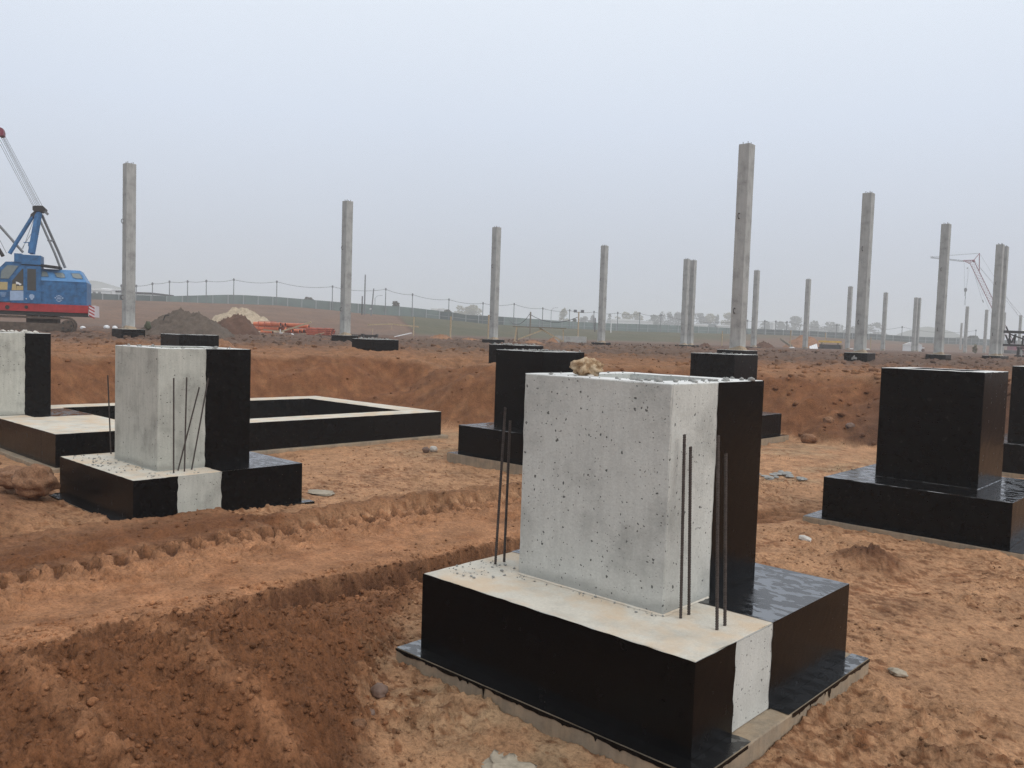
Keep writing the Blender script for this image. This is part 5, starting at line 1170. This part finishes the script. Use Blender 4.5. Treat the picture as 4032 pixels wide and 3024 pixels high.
mb = MB(); mb.box((1018-878)*kk+.003, (1042-878)*kk, -.8, .8, -.05, .62); mb.build('end_board', M['wood_dark'], pile)
g2 = Vector(at(3268, 1345.5, 122)); mb = MB(); mb.box((695-878)*kk, (1060-878)*kk, -.12, .12, -.14, .14); o = mb.build('yellow_beam', M['yellow'], None, False, g2); o.rotation_euler = (0, 0, trz); tag(o, 'yellow beam lying on top of the dark stack', 'beam')
mb = MB(); mb.box(-1.3, -1.1, -.1, .1, float(ground(3268, 122).z)-g2.z, -.142); mb.box(1.1, 1.3, -.1, .1, float(ground(3268, 122).z)-g2.z, -.142); mb.build('beam_support', M['wood_dark'], o)
g = ground(3591, 138.0); shed = empty('site_shed', g, trz-.35, 'small white metal shed with gable roof behind the slim column pair', 'shed'); ks = .2179*138/3286
w_ = 150*ks; mb = MB(); mb.box(-w_, w_, -.9, .9, -.1, 1.05); mb.build('wall', M['offwhite'], shed)
mb = MB(); mb.add([(-w_-.08, -1, 1.02), (w_+.08, -1, 1.02), (w_+.08, 1, 1.02), (-w_-.08, 1, 1.02), (-.35, -1, 1.52), (.35, -1, 1.52), (.35, 1, 1.52), (-.35, 1, 1.52)], [(0, 4, 7, 3), (4, 5, 6, 7), (5, 1, 2, 6), (0, 1, 5, 4), (3, 7, 6, 2)]); mb.build('roof', M['white'], shed)
mb = MB(); mb.box(-.30, -.10, -.93, -.902, .62, .78); mb.build('vent', M['steelgrey'], shed)
g = ground(3634, 136.0); o = lump('barrel_pile', 'small brown drum with white lid right of the shed', g, (.5, .5, .55), M['brownheap'], 660, 'drum', 3, .08); 
mb = MB(); mb.tube((0, 0, .50), (0, 0, .68), .2, n=12); mb.build('lid', M['white'], o)
for px, t, s_, lb in ((3118, 100, .45, 'white scrap lying left of the corrugated sheet'), (3352, 122, .4, 'white scrap left of the second tallest column'), (3415, 118, .5, 'white scrap right of the second tallest column'), (1148, 66, .35, 'white plastic scrap in front of the pipe mouths')):
    lump('plastic_scrap', lb, ground(px, t), (s_*1.5, s_*.7, s_*.5), M['white'], 670+px, 'scrap', 2, .3, 1.6, 'white scraps on the ground')

# ------------------------------------------------------------------ dark steel trusses at the right edge
tg = ground(4000, 66.0)
def q4(x, y, t=66.0): return Vector(at(3550+x*.2179, 1200+y*.2179, t))
trs = empty('steel_truss', tg, 0, 'dark steel truss lying on top of another at the right edge', 'truss', 'steel trusses at the right edge')
trs2 = empty('steel_truss', tg, 0, 'dark steel truss lying underneath at the right edge', 'truss', 'steel trusses at the right edge')
def bar(parent, nm, a, b, w_, h_, ta=66.0, tb=66.0, mat='dark'):
    mb = MB(); mb.beam(q4(*a, ta)-tg, q4(*b, tb)-tg, w_, h_); return mb.build(nm, M[mat], parent)
bar(trs, 'upper_chord', (1842, 487), (2900, 527), .22, .20); bar(trs, 'upper_chord', (1842, 480), (2900, 520), .18, .16, 67.1, 67.1)
bar(trs, 'lower_chord', (1828, 726), (2900, 764), .22, .16); bar(trs, 'lower_chord', (1828, 722), (2900, 760), .18, .14, 67.1, 67.1)
for a, b in (((1955, 510), (1950, 720)), ((1950, 720), (1880, 545)), ((1960, 560), (1925, 690)), ((1955, 530), (2200, 620)), ((2060, 530), (1985, 690)), ((1975, 690), (1945, 560)), ((2065, 530), (2035, 700)), ((2200, 560), (2180, 720)), ((2200, 620), (2330, 740)), ((2330, 740), (2420, 530)), ((2420, 530), (2560, 740)), ((2560, 740), (2700, 540))):
    bar(trs, 'web_member', a, b, .09, .09)
bar(trs, 'end_strut', (1890, 395), (1925, 480), .08, .08)
bar(trs2, 'upper_chord', (2090, 778), (2900, 806), .2, .12); bar(trs2, 'lower_chord', (2050, 925), (2900, 955), .2, .14)
for a, b in (((2110, 790), (2090, 915)), ((2140, 800), (2110, 905)), ((2150, 800), (2200, 840)), ((2240, 800), (2330, 930)), ((2330, 930), (2430, 800))): bar(trs2, 'web_member', a, b, .09, .1)
mb = MB(); a = q4(2155, 930)-tg; mb.box(-.09, .09, -.09, .09, 0, .55); o = mb.build('packing_block', M['column'], None, False, Vector((q4(2150, 915).x, q4(2150, 915).y, q4(2150, 930).z-.02))); tag(o, 'pale packing block under the dark trusses', 'block')

# ------------------------------------------------------------------ distant red lattice crane
TR = 200.0
def q5(x, y, dt=0.0): return Vector(at(3700+x*.3013, 950+y*.3013, TR+dt))
rg = ground(3997, TR); rc = empty('lattice_crane', rg, 0, 'distant red lattice boom crane with a hanging hook behind the thick columns', 'crane')
def lattice(nm, A, B, n, r, rd, mat):
    """A, B: four corner points at either end"""
    mb = MB()
    for a, b in zip(A, B): mb.tube(a-rg, b-rg, r, n=5)
    o = mb.build(nm, mat, rc); mb = MB()
    for i in range(n):
        u0, u1 = i/n, (i+1)/n; p0 = [a.lerp(b, u0) for a, b in zip(A, B)]; p1 = [a.lerp(b, u1) for a, b in zip(A, B)]
        for j in range(4):
            k = (j+1) % 4; mb.tube(p0[j]-rg, p1[k]-rg, rd, n=4, cap=False); mb.tube(p1[j]-rg, p1[k]-rg, rd, n=4, cap=False); mb.tube(p0[k]-rg, p1[j]-rg, rd, n=4, cap=False) if j % 2 == 0 else None
    mb.build('lacing', mat, o); return o
lattice('boom', [q5(402, 300, -.5), q5(452, 262, -.5), q5(452, 262, .5), q5(402, 300, .5)], [q5(940, 1400, -.6), q5(1009, 1400, -.6), q5(1009, 1400, .6), q5(940, 1400, .6)], 30, .085, .022, M['crane_red'])
lattice('boom_head', [q5(310, 255, -.3), q5(310, 250, -.3), q5(310, 250, .3), q5(310, 255, .3)], [q5(400, 295, -.5), q5(440, 245, -.5), q5(440, 245, .5), q5(400, 295, .5)], 4, .08, .04, M['crane_red'])
lattice('jib', [q5(-120, 218, -.2), q5(-120, 205, -.2), q5(-120, 205, .2), q5(-120, 218, .2)], [q5(315, 268, -.3), q5(315, 252, -.3), q5(315, 252, .3), q5(315, 268, .3)], 16, .045, .02, M['steelgrey'])
for nm, a, b, r in (('mast', (519, 155), (517, 390), .10), ('mast_strut', (519, 158), (445, 250), .07), ('head_sheave', (435, 245), (450, 270), .28)):
    mb = MB(); mb.tube(q5(*a)-rg, q5(*b)-rg, r, n=6); mb.build(nm, M['crane_red'], rc)
for a, b, r in (((-120, 200), (519, 155), .022), ((-120, 206), (505, 160), .022), ((450, 255), (1100, 1000), .022), ((520, 158), (1020, 960), .02), ((530, 350), (1060, 1010), .02), ((322, 280), (326, 602), .018), ((372, 330), (352, 600), .018), ((388, 350), (352, 600), .016), ((450, 420), (560, 780), .022), ((470, 470), (700, 1010), .02)):
    mb = MB(); mb.tube(q5(*a)-rg, q5(*b)-rg, r, n=4); mb.build('rope', M['steelgrey'], rc)
mb = MB(); mb.prism([((p[0]-338)*.01834, (640-p[1])*.01834) for p in ((326, 610), (345, 608), (356, 635), (346, 660), (330, 662), (322, 632))], -.15, .15)
hb = mb.build('hook_block', M['steelgrey'], rc, False, q5(338, 640)-rg); hb.rotation_euler = (0, 0, trz)
mb = MB(); mb.tube(q5(335, 660)-rg, q5(332, 715)-rg, .1, n=6); mb.tube(q5(335, 715)-rg, q5(322, 835)-rg, .03, n=4); mb.tube(q5(338, 715)-rg, q5(334, 838)-rg, .035, n=4); mb.build('sling', M['steelgrey'], rc)
mb = MB(); mb.tube(q5(360, 345)-rg, q5(361, 358)-rg, .12, n=8); mb.build('limit_weight', M['steelgrey'], rc)
mb = MB(); mb.tube(q5(558, 765)-rg, q5(572, 800)-rg, .09, n=6); mb.build('link_block', M['steelgrey'], rc)
mb = MB(); a = q5(975, 1390)-rg
bodyroot = Vector((0, 0, 0)); ra3 = Vector((RH[0], RH[1], 0))
mb.beam(ra3*(-1.2)+Vector((0, 0, 1.35)), ra3*3.6+Vector((0, 0, 1.35)), 2.6, .9); mb.build('crane_house', M['crane_red'], rc)
mb = MB(); mb.beam(ra3*(-2)+Vector((0, 0, .45)), ra3*3.0+Vector((0, 0, .45)), 3.0, .8); mb.build('crawler_base', M['dark'], rc)

# ------------------------------------------------------------------ green perimeter fence
def fpt(px): 
    t = float(fence_t(px)); by = float(np.interp(px, FENCE_BASE[:, 0], FENCE_BASE[:, 1]))+(0 if 0 <= px <= 4032 else .0326*(px-np.clip(px, 0, 4032)))
    return Vector(at(px, by, t)), t
def ftop(px):
    t = float(fence_t(px)); ty = float(np.interp(px, FENCE_TOP[:, 0], FENCE_TOP[:, 1]))+(0 if 0 <= px <= 4032 else .0326*(px-np.clip(px, 0, 4032)))
    return float(at(px, ty, t)[2])
fo, _ = fpt(2016); fence = empty('fence', fo, 0, 'long green mesh fence on pale posts along the top of the embankment', 'fence')
pxs = []; px = -60.0; last = fpt(px)[0]; pxs.append(px)
while px < 4140:
    px += 2.0; p = fpt(px)[0]
    if (p-last).length >= 3.0: pxs.append(px); last = p
pm = MB(); pm.box(-.06, .06, -.06, .06, 0, 1); PM = pm.mesh('post', M['post'])
for i, px in enumerate(pxs):
    p, t = fpt(px); h = ftop(px)-p.z
    link('post', PM, fence, p-fo-Vector((0, 0, .3)), (0, 0, trz), (1.35 if i % 3 else 1.7, 1.35, h+.3))
for a, b in zip(pxs, pxs[1:]):
    p0, p1 = fpt(a)[0]+Vector((FH[0], FH[1], 0))*.1, fpt(b)[0]+Vector((FH[0], FH[1], 0))*.1; z0, z1 = ftop(a+.6), ftop(b-.6)
    mb = MB(); th = Vector((FH[0], FH[1], 0))*.04
    vs = [p0-fo-Vector((0, 0, .3)), p1-fo-Vector((0, 0, .3)), Vector((p1.x, p1.y, z1))-fo, Vector((p0.x, p0.y, z0))-fo]
    mb.add(vs+[v+th for v in vs], [(0, 1, 2, 3), (7, 6, 5, 4), (0, 4, 5, 1), (3, 2, 6, 7), (0, 3, 7, 4), (1, 5, 6, 2)])
    dark = a < 640 or 1700 < a < 1935 or a > 2950
    pn = mb.build('panel', M['fence2'] if dark else M['fence'], fence)
    if a > 1650:
        mb = MB(); m0 = p0-fo-Vector((FH[0], FH[1], 0))*.06; m1 = p1-fo-Vector((FH[0], FH[1], 0))*.06
        mb.beam(m0+Vector((0, 0, (z0-p0.z)*.42)), m1+Vector((0, 0, (z1-p1.z)*.42)), .04, .07)
        if a > 3200: mb.beam(m0+Vector((0, 0, (z0-p0.z)*.97)), m1+Vector((0, 0, (z1-p1.z)*.97)), .05, .10)
        mb.build('rail', M['post'], pn)

# ------------------------------------------------------------------ cable poles and cable
def zpx(x0, y0, k, pts): return [(x0+a*k, y0+b*k) for a, b in pts]
poles = zpx(400, 1000, .5877, [(132, 203), (232, 205), (340, 190), (454, 177), (575, 175), (700, 172), (884, 163), (1172, 177), (1544, 210), (1900, 228), (2080, 265)])
poles += zpx(1600, 1000, .5877, [(38, 263), (282, 297), (510, 322), (718, 327), (910, 357), (1090, 370), (1253, 380), (1412, 387), (1560, 390), (1702, 402)])
poles += zpx(2700, 900, .6022, [(400, 595), (513, 597), (585, 600), (658, 603), (983, 625), (1410, 637), (1892, 660)])
ORD = ['first', 'second', 'third', 'fourth', 'fifth', 'sixth', 'seventh', 'eighth', 'ninth', 'tenth', 'eleventh', 'twelfth', 'thirteenth', 'fourteenth', 'fifteenth', 'sixteenth', 'seventeenth', 'eighteenth', 'nineteenth', 'twentieth', 'twenty-first', 'twenty-second', 'twenty-third', 'twenty-fourth', 'twenty-fifth', 'twenty-sixth', 'twenty-seventh', 'twenty-eighth']
tops = []
for i, (px, ty) in enumerate(poles):
    t = float(fence_t(px))-1.2; g = ground(px, t); top = Vector(at(px, ty, t)); h = top.z-g.z
    o = empty('cable_pole', g, trz, 'slim grey cable pole, %s from the left along the green fence' % ORD[i], 'pole', 'cable poles along the fence')
    mb = MB(); mb.tube((0, 0, -.3), (0, 0, h), .10, .08, n=7); mb.build('shaft', M['polegrey'], o)
    mb = MB(); mb.box(-.16, .16, -.12, .12, h-.55, h-.1); mb.build('insulator_bracket', M['polegrey'], o)
    tops.append(g+Vector((0, 0, h-.3)))
def hang(pts, sag, r, lab):
    mb = MB()
    for a, b in zip(pts, pts[1:]):
        L = (b-a).length; n = 8; prev = a
        for k in range(1, n+1):
            u = k/n; p = a.lerp(b, u)-Vector((0, 0, sag*min(1.5, L/14)*4*u*(1-u))); mb.tube(prev, p, r, n=4, cap=False); prev = p
    return tag(mb.build('cable', M['cable'], None), lab, 'cable')
hang(tops, .75, .035, 'dark sagging cable strung from pole to pole along the green fence')
def post(label, px, ty, t, r, mat, cat='pole', name='timber_pole', lean=0.0, by=None):
    g = ground(px, t); top = Vector(at(px, ty, t)); mb = MB(); mb.tube((0, 0, -.3), (lean*RH[0], lean*RH[1], top.z-g.z), r, r*.85, n=7); return tag(mb.build(name, M[mat], None, False, g), label, cat, 'other poles'), g, top
post('tall dark pole rising above the fence right of the second column', 1435, 1082, 178.0, .16, 'polegrey')
post('short black post close to the tall dark pole', 1425, 1166, 176.0, .14, 'dark')
o, g, lt = post('leaning pole with a white plate right of the tall dark pole', 1461, 1136, 178.0, .14, 'polegrey', lean=.45)
mb = MB(); mb.box(-.28, .28, -.2, -.16, 1.2, 1.5); mb.build('white_plate', M['white'], o); 
o1, g1, t1 = post('brown timber pole in front of the fence by the trestle', 2086, 1228, 130.0, .14, 'wood_dark')
o2, g2_, t2 = post('timber pole carrying two floodlights above the concrete block', 2275, 1228, 118.0, .11, 'wood')
for dx in (-.5, .5):
    mb = MB(); c0 = Vector((RH[0]*dx, RH[1]*dx, t2.z-g2_.z+.12)); mb.beam(c0-Vector((FH[0], FH[1], 0))*.1, c0+Vector((FH[0], FH[1], 0))*.1, .45, .32); mb.build('floodlight', M['steelgrey'], o2)
mb = MB(); hh = t2.z-g2_.z; mb.beam(Vector((-RH[0]*.7, -RH[1]*.7, hh-.06)), Vector((RH[0]*.7, RH[1]*.7, hh-.06)), .08, .08); mb.build('cross_arm', M['steelgrey'], o2)
hang([Vector(at(2000, 1252, 172)), t1-Vector((0, 0, .35)), t2-Vector((0, 0, .75))], 1.0, .045, 'dark sagging cable from the brown timber pole to the floodlight pole')
post('short dark post in front of the fence right of the floodlights', 2342, 1252, 190.0, .14, 'dark')
post('white post at the left end of the far white building', 2405, 1265, 190.0, .12, 'white')
def street_lamp(label, px, py, pb, t):
    g = ground(px, t); b_ = Vector(at(px, pb, t)); top = Vector(at(px, py, t)); h = top.z-g.z; o = empty('street_lamp', g, trz, label, 'street lamp', 'street lamps beyond the fence')
    mb = MB(); mb.tube((0, 0, 0), (0, 0, h-.8), .1, n=6); mb.tube((0, 0, h-.8), (.7, 0, h-.1), .07, n=6); mb.tube((.7, 0, h-.1), (1.6, 0, h), .06, n=6); mb.build('pole', M['post'], o)
    mb = MB(); mb.box(1.5, 2.1, -.12, .12, h-.06, h+.06); mb.build('lamp_head', M['post'], o)
street_lamp('faint curved street lamp beyond the fence left of the leaning pole cable', 1475, 1163, 1200, 235.0); street_lamp('faint street lamp beyond the fence above the trestle', 2168, 1211, 1258, 260.0)

# ------------------------------------------------------------------ buildings beyond the fence
def building(label, px0, px1, ytop, ybot, t, mat='offwhite', roofmat='white', depth=14, windows=0, flat=True, wm='steelgrey'):
    c = (px0+px1)/2; g = ground(c, t); w_ = (px1-px0)*t/FPX; top = at(c, ytop, t)[2]-g.z
    o = empty('building', g, trz, label, 'building', 'low buildings beyond the fence')
    mb = MB(); mb.box(-w_/2, w_/2, 0, depth, -3, top-.5); wl = mb.build('wall', M[mat], o)
    mb = MB()
    if flat: mb.box(-w_/2-.2, w_/2+.2, -.2, depth+.2, top-.498, top)
    else: mb.prism([(-w_/2-.2, top-.498), (w_/2+.2, top-.498), (w_/2+.2, top-.35), (-w_*.25, top+.35), (-w_/2-.2, top+.0)], -.2, depth+.2)
    mb.build('roof', M[roofmat], o)
    for k in range(windows):
        x = -w_/2+w_*(k+.5)/windows; mb = MB(); mb.box(x-w_/windows*.28, x+w_/windows*.28, -.06, -.003, top-1.6, top-.85); wn = mb.build('window', M[wm], o)
    return o
building('white flat building right of the blue crane', 340, 402, 1136, 1160, 225, windows=3); building('white canopy building between the crane and the first column', 402, 442, 1135, 1160, 230, 'white', 'white', windows=2)
building('low grey building just left of the first column', 441, 486, 1144, 1165, 232, 'offwhite', 'dark', windows=0); building('low dark-roofed building right of the first column', 535, 597, 1151, 1165, 225, 'offwhite', 'dark', windows=0)
building('small white cabin left of the far bushes, left one', 1696, 1716, 1214, 1240, 280, 'white', 'white'); building('small white cabin left of the far bushes, right one', 1725, 1745, 1213, 1240, 285, 'white', 'white')
building('long white building beyond the fence right of the fourth column', 2406, 2569, 1260, 1285, 290, 'white', 'white', windows=0, flat=False); building('white low building left of the tallest column', 2732, 2785, 1276, 1300, 300, 'white', 'white'); building('grey low building behind the tallest column', 2786, 2822, 1274, 1300, 302, 'post', 'post'); building('white flat-roofed building touching the tallest column', 2823, 2876, 1279, 1300, 300, 'white', 'white')
building('thin white tower far behind the slim columns', 3042, 3050, 1270, 1300, 320, 'white', 'white', 4)

# ------------------------------------------------------------------ trees beyond the fence
def tree(label, px0, px1, ytop, t, leaf='leaf_b', seed=0, n=260, conic=False, name='tree', cat='tree', group='trees beyond the fence', low=.25):
    c = (px0+px1)/2; g = ground(c, t); w_ = (px1-px0)*t/FPX; H = at(c, ytop, t)[2]-g.z; rnd = random.Random(seed)
    o = empty(name, g, 0, label, cat, group); mb = MB(); r0 = .018*H+.05
    mb.tube((0, 0, -.5), (.1, 0, H*.45), r0, r0*.6, n=7, cap=False); mb.tube((.1, 0, H*.45), (0, .1, H*.92), r0*.6, r0*.15, n=6, cap=False)
    for k in range(9):
        a = rnd.uniform(0, 6.28); z0 = H*rnd.uniform(.2, .7); L = w_*rnd.uniform(.2, .42); mb.tube((.05, 0, z0), (L*math.cos(a), L*math.sin(a), z0+H*rnd.uniform(.08, .25)), r0*.35, r0*.08, n=5, cap=False)
    mb.build('trunk', M['bark'], o)
    blobs = []
    for k in range(9):
        u = rnd.uniform(0, 1); zc = H*(low+.12+(.90-low-.12)*u); wid = (1-u)**.8 if conic else math.sqrt(max(.06, 1-((u-.38)/.68)**2))
        a = rnd.uniform(0, 6.28); rr = w_*.5*wid*rnd.uniform(.1, .75); blobs.append((rr*math.cos(a), rr*math.sin(a), zc, w_*.24*(.45+.6*wid)*rnd.uniform(.75, 1.2), H*.13*rnd.uniform(.7, 1.3)))
    blobs.append((0, 0, H*.90, w_*(.10 if conic else .2), H*.10))
    mb = MB()
    for k in range(n):
        b = blobs[k % len(blobs)]; v = Vector((rnd.gauss(0, 1), rnd.gauss(0, 1), rnd.gauss(0, 1))).normalized()*rnd.uniform(.35, 1)**.5
        p = Vector((b[0]+v.x*b[3], b[1]+v.y*b[3], b[2]+v.z*b[4])); s_ = rnd.uniform(.12, .26)*math.sqrt(max(w_, 2))*.62; q = Vector((rnd.gauss(0, 1), rnd.gauss(0, 1), rnd.gauss(0, 1))).to_track_quat('Z', 'Y')
        mb.add([p+q @ Vector(d) for d in ((-s_, -s_*.6, 0), (s_, -s_*.5, s_*.2), (s_*.9, s_*.7, 0), (-s_*.7, s_, s_*.3))], [(0, 1, 2), (0, 2, 3)])
    mb.build('crown', M[leaf], o); return o
TL = [('pale yellowing tree left of the third column, left of two', 1783, 1832, 1203, 300, 'leaf_y'), ('pale yellowing tree left of the third column, right of two', 1822, 1898, 1200, 305, 'leaf_y'),
 ('small dark bush under the pale trees left of the third column', 1740, 1778, 1220, 280, 'leaf_g'), ('tall pointed pale tree above the trestle', 2198, 2238, 1212, 300, 'leaf_y'),
 ('small dark bush left of the floodlights', 2252, 2268, 1254, 280, 'leaf_g'), ('hazy round tree right of the floodlights', 2282, 2318, 1246, 320, 'leaf_b'), ('hazy pointed tree next left of the fourth column', 2310, 2352, 1242, 325, 'leaf_b'),
 ('pointed tree just right of the fourth column', 2383, 2412, 1236, 320, 'leaf_b'), ('small pale tree above the left end of the white building', 2418, 2436, 1244, 320, 'leaf_y'), ('broad yellowing tree over the long white building, left part', 2436, 2486, 1227, 315, 'leaf_y'),
 ('broad yellowing tree over the long white building, right part', 2478, 2526, 1228, 318, 'leaf_y'), ('grey-green tree right of the long white building', 2552, 2592, 1240, 325, 'leaf_g'), ('thin bare tree left of the column pair, first', 2588, 2622, 1226, 335, 'leaf_b'),
 ('thin bare tree left of the column pair, second', 2614, 2648, 1226, 338, 'leaf_b'), ('bare tree touching the column pair on the left', 2644, 2690, 1228, 335, 'leaf_b'), ('bare tree touching the column pair on the right', 2730, 2778, 1232, 335, 'leaf_b'),
 ('pale bushy tree between column pair and tallest column', 2775, 2816, 1236, 335, 'leaf_y'), ('small dark conifer left of the tallest column', 2812, 2832, 1237, 320, 'leaf_g'), ('broad tree half hidden by the tallest column', 2830, 2892, 1230, 335, 'leaf_y'),
 ('low tree right of the slim column by the tallest one', 2985, 3040, 1264, 355, 'leaf_g'), ('low hazy tree left of the big round tree', 3045, 3095, 1266, 355, 'leaf_g'), ('biggest hazy round tree, left of the slim column by the scrap', 3092, 3164, 1244, 350, 'leaf_g'),
 ('hazy rounded tree right of the slim column by the scrap', 3174, 3232, 1262, 350, 'leaf_g'), ('broad hazy tree left of the second tallest column', 3226, 3304, 1267, 345, 'leaf_g'), ('low hazy tree behind the second tallest column', 3330, 3400, 1284, 355, 'leaf_g'),
 ('dome-shaped hazy tree right of the second tallest column', 3414, 3476, 1270, 350, 'leaf_g'), ('small dark bush right of the column under the hook', 3806, 3846, 1323, 290, 'leaf_g'), ('faint low bush beyond the fence at right, left of the hook', 3756, 3782, 1328, 300, 'leaf_g'),
 ('faint bush behind the fence left of the second column', 1195, 1235, 1172, 205, 'leaf_b'), ('thin bare bush above the fence right of the leaning pole', 1540, 1566, 1186, 215, 'leaf_b')]
for i, (lb, a, b, y, t, lf) in enumerate(TL):
    conic = 'pointed' in lb or 'conifer' in lb
    tree(lb, a-11, b+11, y, t*(1.85 if t > 290 else 1.0), lf, 900+i, 900 if b-a > 35 else 560, conic, 'bush' if 'bush' in lb and 'bushy' not in lb else 'tree', 'bush' if 'bush' in lb and 'bushy' not in lb else 'tree')
g = ground(3838, 128.0); tree('yellow-green bush standing on the site left of the thick columns', 3831, 3845, 1361, 128, 'leaf_y', 980, 160, False, 'bush', 'bush', None, .05)
# ------------------------------------------------------------------ misty air
mb = MB(); mb.box(-1300, 1300, -1300, 1300, -2.0, 42.0)
mt = bpy.data.materials.new('mist'); mt.use_nodes = True; n = mt.node_tree; n.nodes.clear()
mo = n.nodes.new('ShaderNodeOutputMaterial'); pv = n.nodes.new('ShaderNodeVolumePrincipled')
pv.inputs['Color'].default_value = (.985, .99, 1, 1); pv.inputs['Density'].default_value = .0013; pv.inputs['Anisotropy'].default_value = .2
n.links.new(pv.outputs[0], mo.inputs['Volume'])
hz_ = mb.build('haze', mt); tag(hz_, kind='stuff')
